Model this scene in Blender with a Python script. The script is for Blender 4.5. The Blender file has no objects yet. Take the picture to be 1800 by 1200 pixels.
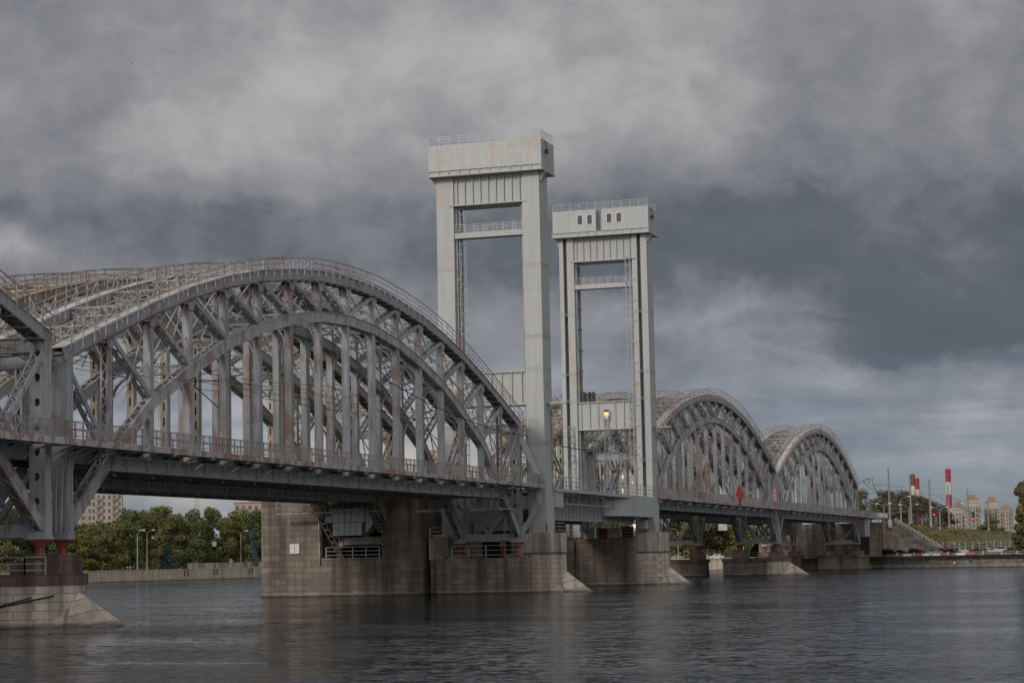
import bpy, bmesh, math, random
from mathutils import Vector, Matrix
random.seed(7)
rnd = random.random
def U(a, b): return a + (b - a) * rnd()
S = bpy.context.scene
COL = S.collection
RAD = math.radians

# ------------------------------------------------------------------ camera
cam_d = bpy.data.cameras.new('camera')
cam = bpy.data.objects.new('camera', cam_d)
COL.objects.link(cam)
S.camera = cam
YAW, PITCH, ROLL, FPX = 0.30381, 0.10304, -0.02079, 3715.51
cf = Vector((-math.sin(YAW) * math.cos(PITCH), math.cos(YAW) * math.cos(PITCH), math.sin(PITCH)))
cr = Vector((math.cos(YAW), math.sin(YAW), 0))
cu = cr.cross(cf)
r2 = cr * math.cos(ROLL) + cu * math.sin(ROLL)
u2 = -cr * math.sin(ROLL) + cu * math.cos(ROLL)
M = Matrix((r2, u2, -cf)).transposed().to_4x4()
M.translation = Vector((76.563, -135.106, 3.974))
cam.matrix_world = M
cam_d.sensor_width = 36
cam_d.lens = FPX * 36 / 1800
cam_d.clip_start = 1
cam_d.clip_end = 30000

S.view_settings.view_transform = 'Standard'
S.view_settings.look = 'None'
S.view_settings.exposure = 0.0
S.view_settings.gamma = 1.0
S.cycles.max_bounces = 6
S.cycles.diffuse_bounces = 3
S.cycles.glossy_bounces = 3

# ------------------------------------------------------------------ sun
SUN_EL, SUN_AZ = RAD(26), RAD(198)      # azimuth clockwise from +Y: behind the camera's left
sun_d = bpy.data.lights.new('sun', 'SUN')
sun_d.energy = 1.4
sun_d.angle = RAD(12)
sun_d.color = (1.0, 0.93, 0.84)
sun = bpy.data.objects.new('sun', sun_d)
COL.objects.link(sun)
sd = Vector((math.sin(SUN_AZ) * math.cos(SUN_EL), math.cos(SUN_AZ) * math.cos(SUN_EL), math.sin(SUN_EL)))
sun.rotation_euler = sd.to_track_quat('Z', 'Y').to_euler()
sun.location = (0, -60, 90)

# ------------------------------------------------------------------ world: cloudy sky
W = bpy.data.worlds.new('World')
S.world = W
W.use_nodes = True
nt = W.node_tree
nt.nodes.clear()
class NT:
    def __init__(s, t): s.t = t
    def n(s, ty, **k):
        o = s.t.nodes.new(ty)
        for a, b in k.items(): setattr(o, a, b)
        return o
    def l(s, a, b): s.t.links.new(a, b)
    def m(s, op, a, b=None, c=None, clamp=False):
        o = s.n('ShaderNodeMath', operation=op); o.use_clamp = clamp
        for i, x in enumerate((a, b, c)):
            if x is None: continue
            if isinstance(x, (int, float)): o.inputs[i].default_value = x
            else: s.l(x, o.inputs[i])
        return o.outputs[0]
    def mix(s, f, a, b, bt='MIX'):
        o = s.n('ShaderNodeMix', data_type='RGBA', blend_type=bt)
        for i, x in ((0, f), (6, a), (7, b)):
            if isinstance(x, (int, float)): o.inputs[i].default_value = x
            elif isinstance(x, tuple): o.inputs[i].default_value = tuple(x) + ((1,) if len(x) == 3 else ())
            else: s.l(x, o.inputs[i])
        return o.outputs[2]
    def noise(s, vec, scale, detail=4, rough=.55, dist=0.0, dim='3D'):
        o = s.n('ShaderNodeTexNoise'); o.noise_dimensions = dim
        o.inputs['Scale'].default_value = scale; o.inputs['Detail'].default_value = detail
        o.inputs['Roughness'].default_value = rough; o.inputs['Distortion'].default_value = dist
        if vec is not None: s.l(vec, o.inputs['Vector'])
        return o
    def ramp(s, f, stops, interp='LINEAR'):
        o = s.n('ShaderNodeValToRGB'); o.color_ramp.interpolation = interp
        e = o.color_ramp.elements
        while len(e) < len(stops): e.new(0.5)
        for i, (p, c) in enumerate(stops):
            e[i].position = p
            c = (c, c, c) if isinstance(c, (int, float)) else c
            e[i].color = tuple(c) + (1,)
        s.l(f, o.inputs[0]); return o.outputs[0]
    def mapping(s, vec, scale=(1, 1, 1), loc=(0, 0, 0), rot=(0, 0, 0)):
        o = s.n('ShaderNodeMapping'); o.inputs['Scale'].default_value = scale
        o.inputs['Location'].default_value = loc; o.inputs['Rotation'].default_value = rot
        s.l(vec, o.inputs['Vector']); return o.outputs[0]
w = NT(nt)
tc = w.n('ShaderNodeTexCoord')
sep = w.n('ShaderNodeSeparateXYZ'); w.l(tc.outputs['Generated'], sep.inputs[0])
az = w.m('ARCTAN2', sep.outputs[0], sep.outputs[1])              # 0 at +Y, + to +X
el = w.m('ARCSINE', sep.outputs[2])
ud = w.m('MULTIPLY_ADD', az, 57.2958, math.degrees(YAW))          # degrees east of the reach seen over the bridge
vd = w.m('MULTIPLY', el, 57.2958)
comb = w.n('ShaderNodeCombineXYZ')
w.l(ud, comb.inputs[0]); w.l(vd, comb.inputs[1])
warp = w.noise(comb.outputs[0], .20, 7, .62)
wsep = w.n('ShaderNodeSeparateColor'); w.l(warp.outputs[1], wsep.inputs[0])
uw = w.m('ADD', ud, w.m('MULTIPLY', w.m('SUBTRACT', wsep.outputs[0], .5), 6.0))
vw = w.m('ADD', vd, w.m('MULTIPLY', w.m('SUBTRACT', wsep.outputs[1], .5), 3.6))
def blob(u0, v0, su, sv, amp, sl=0.0):
    a = w.m('SUBTRACT', uw, u0)
    b = w.m('SUBTRACT', vw, v0)
    if sl: b = w.m('SUBTRACT', b, w.m('MULTIPLY', a, sl))
    a = w.m('DIVIDE', a, su); b = w.m('DIVIDE', b, sv)
    q = w.m('ADD', w.m('MULTIPLY', a, a), w.m('MULTIPLY', b, b))
    return w.m('MULTIPLY', w.m('EXPONENT', w.m('MULTIPLY', q, -1.0)), amp)
# broad lights and darks of the cloud cover (degrees: azimuth, elevation, spread, spread, amount, slope)
BL = [(-3, 13.0, 6.5, 3.2, .100, .0), (3.5, 14.6, 7.0, 2.4, .085, .05), (-9.5, 11.0, 3.6, 2.0, .045, .1),
      (-11.5, 14.5, 6.0, 2.2, .02, .0), (12.5, 13.8, 3.5, 2.0, .03, 0), (9.3, 12.0, 1.6, .8, .035, .1),
      (-8.0, 9.6, 9.0, 1.2, -.060, -.03), (-1.0, 8.0, 7.0, 1.4, -.045, -.02),
      (11.0, 7.6, 6.6, 2.1, -.050, -.13), (4.5, 9.2, 4.5, 1.3, -.035, 0), (12.5, 5.4, 3.4, .9, -.05, -.08),
      (4.8, 6.4, 3.6, .7, .070, .05), (8.5, 4.4, 5.0, .8, .045, .0), (-13.5, 8.3, 2.2, .6, .13, 0),
      (-2.8, 6.0, 3.4, .8, .05, 0), (-8.0, 3.9, 9.0, 1.5, .09, 0), (10.5, 3.2, 6.0, .9, -.02, 0)]
lum = None
for b_ in BL:
    o_ = blob(*b_); lum = o_ if lum is None else w.m('ADD', lum, o_)
# cloud texture: large billows overhead, flattening into long streaks towards the horizon
st = w.m('ADD', w.m('MULTIPLY', vd, .11), .35)
cb2 = w.n('ShaderNodeCombineXYZ'); w.l(w.m('DIVIDE', ud, st), cb2.inputs[0]); w.l(w.m('DIVIDE', vd, w.m('MULTIPLY', st, .30)), cb2.inputs[1])
f1 = w.noise(cb2.outputs[0], .085, 7, .56, .25)
f2 = w.noise(comb.outputs[0], .28, 7, .58, .2)
f3 = w.noise(w.mapping(comb.outputs[0], (.10, .85, 1)), 1.1, 5, .55, .4)
f4 = w.noise(w.mapping(comb.outputs[0], (.8, 1.25, 1), loc=(3.1, 1.7, 0)), .75, 8, .62, .55)
det = w.m('ADD', w.m('MULTIPLY', w.m('SUBTRACT', f1.outputs[0], .5), .20), w.m('MULTIPLY', w.m('SUBTRACT', f2.outputs[0], .5), .26))
det = w.m('ADD', det, w.m('MULTIPLY', w.m('SUBTRACT', f4.outputs[0], .5), .085))
lowm = w.m('SUBTRACT', 1.0, w.m('DIVIDE', vd, 7.0), clamp=True)
det = w.m('ADD', det, w.m('MULTIPLY', w.m('MULTIPLY', w.m('SUBTRACT', f3.outputs[0], .48), 1.15), lowm))
fe = w.noise(w.mapping(comb.outputs[0], (.7, 1.3, 1), loc=(5, 2, 0)), .42, 8, .60, .35)
def bank(u0, v0, su, sv, sl, lo, hi, amt):
    e_ = w.m('ADD', blob(u0, v0, su, sv, 1.0, sl), w.m('MULTIPLY', w.m('SUBTRACT', fe.outputs[0], .5), 1.1))
    s_ = w.n('ShaderNodeMapRange', interpolation_type='SMOOTHSTEP'); w.l(e_, s_.inputs[0]); s_.inputs[1].default_value = lo; s_.inputs[2].default_value = hi
    return w.m('MULTIPLY', s_.outputs[0], amt)
L0 = w.m('ADD', w.m('ADD', lum, det), .210)
L0 = w.m('ADD', L0, bank(10.5, 7.9, 9.5, 2.3, -.12, .24, .66, -.058))
L0 = w.m('ADD', L0, bank(10.5, 5.7, 6.5, .75, -.05, .42, .62, -.040))
L0 = w.m('ADD', L0, bank(-4.5, 8.7, 10.5, 1.35, -.03, .28, .62, -.042))
L0 = w.m('ADD', L0, bank(3.8, 12.2, 5.5, 2.2, .1, .40, .80, .045))
L0 = w.m('ADD', L0, bank(-9.2, 11.6, 3.0, 1.6, .1, .45, .80, .040))
# brighter cloud in the part of the sky behind the camera
back = w.m('MULTIPLY', w.m('ADD', w.m('MULTIPLY', w.m('COSINE', w.m('MULTIPLY', ud, 1 / 57.2958)), -1.0), .2, clamp=True), 1.0)
L1 = w.m('ADD', w.m('MAXIMUM', L0, .085), w.m('ADD', w.m('MULTIPLY', w.m('SUBTRACT', fe.outputs[0], .5), .09), w.m('MULTIPLY', w.m('SUBTRACT', f4.outputs[0], .5), .06)))
ct = w.ramp(L1, [(0, (.078, .092, .108)), (.10, (.118, .134, .154)), (.17, (.186, .196, .214)), (.25, (.262, .266, .280)), (.36, (.405, .396, .396)), (.6, (.62, .60, .58))])
# clear sky near the horizon seen between cloud streaks
sky = w.n('ShaderNodeTexSky', sky_type='NISHITA'); sky.sun_disc = False
sky.sun_elevation = SUN_EL; sky.sun_rotation = SUN_AZ
skyc = w.mix(1.0, sky.outputs[0], (.080, .092, .122), 'MULTIPLY')
gap = w.m('MULTIPLY', w.m('SUBTRACT', 1.0, w.m('DIVIDE', vd, 5.5), clamp=True), .42)
gap = w.m('MULTIPLY', gap, w.ramp(f3.outputs[0], [(.36, 1.0), (.62, .15)]))
tint = w.mix(w.m('MULTIPLY', w.m('SUBTRACT', 1.0, w.m('DIVIDE', vd, 8.0), clamp=True), .8), (1.0, 1.0, 1.02), (.86, .98, 1.18))
c1 = w.mix(gap, w.mix(1.0, ct, tint, 'MULTIPLY'), skyc)
# warm glow low on the horizon
glow = w.m('MULTIPLY', blob(-3.5, 2.3, 7.0, .8, 1.0), .75)
c2 = w.mix(glow, c1, (.62, .55, .46))
c3 = w.mix(back, c2, (.80, .80, .80))
bg = w.n('ShaderNodeBackground'); bg.inputs[1].default_value = 1.0
w.l(c3, bg.inputs[0])
wo = w.n('ShaderNodeOutputWorld'); w.l(bg.outputs[0], wo.inputs[0])

# ------------------------------------------------------------------ materials
MATS = {}
def newmat(name):
    m = bpy.data.materials.new(name); m.use_nodes = True
    t = NT(m.node_tree); m.node_tree.nodes.clear()
    out = t.n('ShaderNodeOutputMaterial'); b = t.n('ShaderNodeBsdfPrincipled')
    t.l(b.outputs[0], out.inputs[0]); MATS[name] = m
    return m, t, b
def setin(t, b, k, x):
    if isinstance(x, (int, float)): b.inputs[k].default_value = x
    elif isinstance(x, tuple): b.inputs[k].default_value = x + (1,)
    else: t.l(x, b.inputs[k])
def plain(name, col, rough=.6, metal=0, var=.15, scale=1.5, bump=0):
    m, t, b = newmat(name)
    g = t.n('ShaderNodeNewGeometry')
    n = t.noise(g.outputs['Position'], scale, 6, .6)
    d = tuple(c * (1 - var) for c in col); e = tuple(min(1, c * (1 + var)) for c in col)
    setin(t, b, 'Base Color', t.ramp(n.outputs[0], [(.3, d), (.7, e)]))
    b.inputs['Roughness'].default_value = rough; b.inputs['Metallic'].default_value = metal
    if bump:
        bp = t.n('ShaderNodeBump'); bp.inputs['Strength'].default_value = bump; bp.inputs['Distance'].default_value = .1
        t.l(n.outputs[0], bp.inputs['Height']); t.l(bp.outputs[0], b.inputs['Normal'])
    return m
def paint(name, col, rust=(.22, .075, .05), amt=.62, streak=.5, rough=.62, dirt=.35, big=.25):
    m, t, b = newmat(name)
    g = t.n('ShaderNodeNewGeometry'); P = g.outputs['Position']
    n1 = t.noise(P, big, 3, .5)
    n2 = t.noise(t.mapping(P, (2.2, 2.2, .45)), .9, 8, .68, .3)
    msk = t.m('ADD', t.m('MULTIPLY', n1.outputs[0], .55), t.m('MULTIPLY', n2.outputs[0], .6))
    rm = t.ramp(msk, [(amt, 0.0), (amt + .05, streak)])
    n3 = t.noise(t.mapping(P, (3, 3, .25)), 1.2, 6, .65)
    base = t.ramp(n3.outputs[0], [(.25, tuple(c * (1 - dirt) for c in col)), (.5, col), (.8, tuple(min(1, c * 1.13) for c in col))])
    n4 = t.noise(P, 5, 6, .7)
    sp = t.ramp(n4.outputs[0], [(.66, 0.0), (.70, .5)])
    oi = t.n('ShaderNodeObjectInfo')
    tv = t.m('MULTIPLY_ADD', oi.outputs['Random'], .34, .78)
    cv = t.n('ShaderNodeCombineColor'); t.l(tv, cv.inputs[0]); t.l(tv, cv.inputs[1]); t.l(t.m('MULTIPLY_ADD', oi.outputs['Random'], .30, .80), cv.inputs[2])
    base = t.mix(1.0, base, cv.outputs[0], 'MULTIPLY')
    c = t.mix(rm, base, rust)
    c = t.mix(sp, c, tuple(x * .55 for x in rust))
    setin(t, b, 'Base Color', c)
    b.inputs['Roughness'].default_value = rough
    bp = t.n('ShaderNodeBump'); bp.inputs['Strength'].default_value = .25; bp.inputs['Distance'].default_value = .03
    t.l(n2.outputs[0], bp.inputs['Height']); t.l(bp.outputs[0], b.inputs['Normal'])
    return m
paint('steel', (.375, .39, .405), rust=(.24, .12, .09), amt=.615, streak=.6, dirt=.5)
paint('steel_dark', (.37, .38, .39), amt=.64, streak=.4)
paint('steel_red', (.37, .38, .39), rust=(.27, .125, .10), amt=.585, streak=.65, dirt=.5, big=.5)
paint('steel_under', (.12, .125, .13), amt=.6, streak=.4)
paint('cream', (.47, .44, .38), rust=(.23, .13, .055), amt=.60, streak=.5)
paint('cream_top', (.38, .355, .31), rust=(.25, .13, .05), amt=.52, streak=.6)
paint('white_top', (.50, .49, .47), amt=.60, streak=.4)
paint('rusty', (.50, .48, .455), rust=(.26, .14, .085), amt=.55, streak=.8, dirt=.45, big=.8)
paint('rail_grey', (.42, .41, .40), rust=(.26, .12, .085), amt=.60, streak=.7)
paint('rust_edge', (.22, .16, .135), rust=(.17, .08, .055), amt=.50, streak=.8)
paint('rail_red', (.42, .40, .39), rust=(.28, .12, .095), amt=.575, streak=.75, big=.12)
paint('redlead', (.27, .065, .055), rust=(.12, .03, .025), amt=.58, streak=.6)
paint('orange_rust', (.26, .105, .055), rust=(.2, .07, .03), amt=.58, streak=.6)
def towerpaint(name, col, peel, amt, pan=(3.1, 1.25), ns=.8):
    m, t, b = newmat(name)
    g = t.n('ShaderNodeNewGeometry'); P = g.outputs['Position']
    n2 = t.noise(t.mapping(P, (1.3, 1.3, .42)), ns, 8, .7, .4)
    n1 = t.noise(P, .22 * ns / .8, 3, .5)
    msk = t.m('ADD', t.m('MULTIPLY', n1.outputs[0], .5), t.m('MULTIPLY', n2.outputs[0], .6))
    rm = t.ramp(msk, [(amt, 0.0), (amt + .06, .55)])
    n3 = t.noise(t.mapping(P, (2.5, 2.5, .14)), 1.0, 6, .65)
    base = t.ramp(n3.outputs[0], [(.25, tuple(c * .84 for c in col)), (.55, col), (.8, tuple(min(1, c * 1.06) for c in col))])
    c = t.mix(rm, base, peel)
    sp = t.n('ShaderNodeSeparateXYZ'); t.l(P, sp.inputs[0])
    cb = t.n('ShaderNodeCombineXYZ'); t.l(t.m('ADD', sp.outputs[0], sp.outputs[1]), cb.inputs[0]); t.l(sp.outputs[2], cb.inputs[1])
    br = t.n('ShaderNodeTexBrick'); t.l(cb.outputs[0], br.inputs['Vector'])
    br.inputs['Scale'].default_value = 1; br.inputs['Brick Width'].default_value = pan[0]; br.inputs['Row Height'].default_value = pan[1]
    br.inputs['Mortar Size'].default_value = .018; br.inputs['Mortar Smooth'].default_value = .3
    br.inputs['Color1'].default_value = (1, 1, 1, 1); br.inputs['Color2'].default_value = (.95, .95, .95, 1); br.inputs['Mortar'].default_value = (.72, .72, .72, 1)
    c = t.mix(1.0, c, br.outputs[0], 'MULTIPLY')
    setin(t, b, 'Base Color', c); b.inputs['Roughness'].default_value = .5
    return m
towerpaint('tower', (.43, .438, .43), (.46, .34, .28), .59, (40, 9.2))
towerpaint('tower_house', (.45, .46, .445), (.47, .34, .27), .555, (3.6, 1.12), 2.2)
towerpaint('tower_house_far', (.43, .445, .44), (.46, .36, .30), .64)
towerpaint('plate', (.42, .435, .435), (.38, .29, .24), .62, (60, 60))

def masonry(name, col, bw, bh, var=.25, mort=.5, wet=.7, stain=.5, vec='xz', msize=.045, rot=0):
    m, t, b = newmat(name)
    g = t.n('ShaderNodeNewGeometry'); P = g.outputs['Position']
    sp = t.n('ShaderNodeSeparateXYZ'); t.l(P, sp.inputs[0])
    cb = t.n('ShaderNodeCombineXYZ')
    if vec == 'xz': t.l(t.m('SUBTRACT', sp.outputs[0], t.m('MULTIPLY', sp.outputs[1], .83)), cb.inputs[0]); t.l(sp.outputs[2], cb.inputs[1])
    else: t.l(sp.outputs[0], cb.inputs[0]); t.l(sp.outputs[1], cb.inputs[1])
    v = cb.outputs[0]
    if rot: v = t.mapping(v, rot=(0, 0, rot))
    br = t.n('ShaderNodeTexBrick'); t.l(v, br.inputs['Vector'])
    br.inputs['Scale'].default_value = 1; br.inputs['Brick Width'].default_value = bw; br.inputs['Row Height'].default_value = bh
    br.inputs['Mortar Size'].default_value = msize; br.inputs['Mortar Smooth'].default_value = .4; br.inputs['Bias'].default_value = -.1
    br.inputs['Color1'].default_value = tuple(min(1, c * (1 + var)) for c in col) + (1,)
    br.inputs['Color2'].default_value = tuple(c * (1 - var) for c in col) + (1,)
    br.inputs['Mortar'].default_value = tuple(c * mort for c in col) + (1,)
    n1 = t.noise(P, 1.1, 8, .7)
    c = t.mix(.28, br.outputs[0], t.ramp(n1.outputs[0], [(.25, tuple(x * .45 for x in col)), (.75, tuple(min(1, x * 1.5) for x in col))]))
    # run-off stains
    n2 = t.noise(t.mapping(P, (.9, .9, .07)), .75, 6, .62)
    sm = t.ramp(n2.outputs[0], [(.44, 0.0), (.62, min(.85, stain * 1.45))])
    c = t.mix(sm, c, tuple(x * .28 for x in (col[0], col[1] * .85, col[2] * .75)))
    n5 = t.noise(t.mapping(P, (1.4, 1.4, .1), loc=(7, 3, 0)), .9, 5, .6)
    c = t.mix(t.ramp(n5.outputs[0], [(.60, 0.0), (.68, .35)]), c, (.26, .14, .07))
    # wet tide band
    n3 = t.noise(P, .8, 3, .5)
    zt = t.m('ADD', sp.outputs[2], t.m('MULTIPLY', t.m('SUBTRACT', n3.outputs[0], .5), .35))
    wet1 = t.ramp(t.m('MULTIPLY', zt, .5), [(.07, wet), (.20, 0.0)])
    pale = t.ramp(t.m('MULTIPLY', zt, .5), [(.12, 0.0), (.18, .55), (.25, 0.0)])
    c = t.mix(pale, c, (.40, .36, .27))
    c = t.mix(wet1, c, (.02, .018, .014))
    setin(t, b, 'Base Color', c); b.inputs['Roughness'].default_value = .85
    bp = t.n('ShaderNodeBump'); bp.inputs['Strength'].default_value = .6; bp.inputs['Distance'].default_value = .06
    t.l(t.m('SUBTRACT', n1.outputs[0], t.m('MULTIPLY', br.outputs[1], .7)), bp.inputs['Height']); t.l(bp.outputs[0], b.inputs['Normal'])
    return m
masonry('granite', (.205, .170, .138), 1.9, .62, var=.30, mort=.58)
masonry('granite_red', (.165, .112, .092), 2.4, .9, var=.15, stain=.6)
masonry('stone_light', (.56, .49, .41), 1.5, .58, var=.2, stain=.45)
masonry('stone_nose', (.56, .48, .40), 1.5, 1.1, var=.22, stain=.35, rot=.75, msize=.07, mort=.35)
masonry('concrete', (.42, .39, .35), 3.4, 8.0, var=.06, stain=.7, wet=0)
masonry('bankstone', (.50, .43, .34), 3.0, .8, var=.10, stain=.25, msize=.03)
masonry('quaystone', (.235, .205, .175), 4.0, 1.4, var=.15, stain=.4)
masonry('pavingstone', (.225, .19, .155), 1.2, .9, var=.2, stain=.4, wet=0)
masonry('bigstone', (.215, .178, .146), 2.1, .74, var=.36, stain=.5, mort=.55)

plain('seat_red', (.12, .02, .018), .8)
plain('black', (.012, .012, .013), .7)
plain('darkgrey', (.05, .05, .052), .6)
plain('asphalt', (.055, .055, .058), .9, scale=.4)
masonry('quaydark', (.27, .255, .24), 6.0, 2.4, var=.2, stain=.4, wet=0)
plain('concrete_pole', (.24, .22, .19), .9)
plain('galv', (.33, .35, .36), .45, .4)
plain('white_paint', (.70, .70, .68), .5, var=.08)
plain('red_paint', (.48, .035, .04), .5, var=.12)
plain('yellow_paint', (.7, .6, .05), .5)
plain('blue_paint', (.06, .22, .40), .5)
plain('chim_red', (.36, .035, .055), .8, var=.12, scale=.15)
plain('chim_white', (.55, .51, .46), .8, var=.1, scale=.15)
plain('chim_brown', (.16, .075, .075), .8, var=.12, scale=.15)
plain('trunk', (.07, .055, .04), .9)
plain('brick_pale', (.38, .325, .28), .85, var=.12, scale=.3)
plain('brick_tan', (.40, .31, .24), .85, var=.12, scale=.3)
plain('bld_white', (.37, .335, .30), .85, var=.12, scale=.3)
plain('bld_brown', (.30, .20, .165), .85, var=.15, scale=.3)
plain('skin', (.45, .28, .2), .6)
plain('cloth_blue', (.03, .09, .30), .8)
plain('cloth_dark', (.02, .022, .03), .85)
for nm, c in dict(car_black=(.012, .012, .014), car_white=(.62, .63, .63), car_silver=(.32, .34, .36), car_grey=(.10, .11, .12), car_red=(.18, .015, .02), car_dark=(.03, .035, .045)).items():
    m = plain(nm, c, .3, .2, var=.04); m.node_tree.nodes['Principled BSDF'].inputs['Coat Weight'].default_value = .5
def glass(name, col, rough=.08):
    m, t, b = newmat(name); setin(t, b, 'Base Color', col); b.inputs['Roughness'].default_value = rough
    b.inputs['Specular IOR Level'].default_value = .8
glass('window_glass', (.05, .055, .06)); glass('car_glass', (.01, .012, .015), .04)
def emis(name, col, s):
    m, t, b = newmat(name); setin(t, b, 'Base Color', col); setin(t, b, 'Emission Color', col); b.inputs['Emission Strength'].default_value = s
emis('signal_red', (1, .02, .03), 3.0); emis('reflection_glow', (.80, .58, .28), .55); emis('glow_far', (.95, .72, .40), .55); emis('tail_red', (.5, .01, .01), .4)
def leafmat(name, cols):
    m, t, b = newmat(name)
    g = t.n('ShaderNodeNewGeometry'); n = t.noise(g.outputs['Position'], .22, 4, .6)
    f = t.m('ADD', t.m('MULTIPLY', n.outputs[0], .75), t.m('MULTIPLY', g.outputs['Random Per Island'], .3))
    setin(t, b, 'Base Color', t.ramp(f, [(.30, cols[0]), (.52, cols[1]), (.75, cols[2])]))
    b.inputs['Roughness'].default_value = .75; b.inputs['Specular IOR Level'].default_value = .2
leafmat('leaf_green', [(.065, .085, .030), (.110, .130, .044), (.165, .172, .060)])
leafmat('leaf_mixed', [(.080, .090, .034), (.135, .135, .050), (.205, .175, .066)])
leafmat('leaf_yellow', [(.06, .075, .022), (.14, .13, .030), (.26, .20, .035)])
leafmat('leaf_brown', [(.055, .046, .034), (.105, .085, .060), (.16, .13, .095)])
leafmat('leaf_olive', [(.051, .049, .026), (.123, .109, .046), (.217, .181, .072)])
leafmat('leaf_spruce', [(.029, .052, .046), (.061, .094, .087), (.109, .145, .142)])
def grassmat():
    m, t, b = newmat('grass')
    g = t.n('ShaderNodeNewGeometry'); P = g.outputs['Position']
    n = t.noise(P, .12, 5, .6); n2 = t.noise(P, 1.4, 6, .7)
    c = t.ramp(n.outputs[0], [(.34, (.080, .110, .038)), (.46, (.115, .120, .050)), (.54, (.150, .120, .068)), (.66, (.19, .14, .09))])
    c = t.mix(.5, c, t.mix(1.0, c, t.ramp(n2.outputs[0], [(.3, .35), (.7, 1.5)]), 'MULTIPLY'))
    setin(t, b, 'Base Color', c); b.inputs['Roughness'].default_value = .95
    bp = t.n('ShaderNodeBump'); bp.inputs['Distance'].default_value = .4; t.l(n2.outputs[0], bp.inputs['Height']); t.l(bp.outputs[0], b.inputs['Normal'])
grassmat()
def watermat():
    m, t, b = newmat('water')
    g = t.n('ShaderNodeNewGeometry'); P = g.outputs['Position']
    rot = RAD(-14)
    a = t.noise(t.mapping(P, (.30, .55, 1), rot=(0, 0, rot)), 1.0, 4, .65, .3)
    c = t.noise(t.mapping(P, (1.3, 1.6, 1), rot=(0, 0, RAD(10))), 1.2, 5, .7, .2)
    big = t.noise(t.mapping(P, (.30, 1.0, 1), rot=(0, 0, rot)), .05, 6, .62, .6)
    gust = t.ramp(big.outputs[0], [(.40, .18), (.5, .8), (.58, 1.7)])
    def slope(n, k):
        s_ = t.n('ShaderNodeVectorMath', operation='SUBTRACT'); t.l(n.outputs['Color'], s_.inputs[0]); s_.inputs[1].default_value = (.5, .5, .5)
        v = t.n('ShaderNodeVectorMath', operation='MULTIPLY'); t.l(s_.outputs[0], v.inputs[0]); v.inputs[1].default_value = (k * .8, k, 0); return v.outputs[0]
    ad = t.n('ShaderNodeVectorMath', operation='ADD'); t.l(slope(a, .55), ad.inputs[0]); t.l(slope(c, 1.35), ad.inputs[1])
    sc = t.n('ShaderNodeVectorMath', operation='SCALE'); t.l(ad.outputs[0], sc.inputs[0]); t.l(gust, sc.inputs['Scale'])
    up = t.n('ShaderNodeVectorMath', operation='ADD'); t.l(sc.outputs[0], up.inputs[0]); up.inputs[1].default_value = (0, 0, 1)
    nn = t.n('ShaderNodeVectorMath', operation='NORMALIZE'); t.l(up.outputs[0], nn.inputs[0]); t.l(nn.outputs[0], b.inputs['Normal'])
    setin(t, b, 'Base Color', (.010, .018, .028)); b.inputs['Roughness'].default_value = .10; b.inputs['IOR'].default_value = 1.33
watermat()

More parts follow.
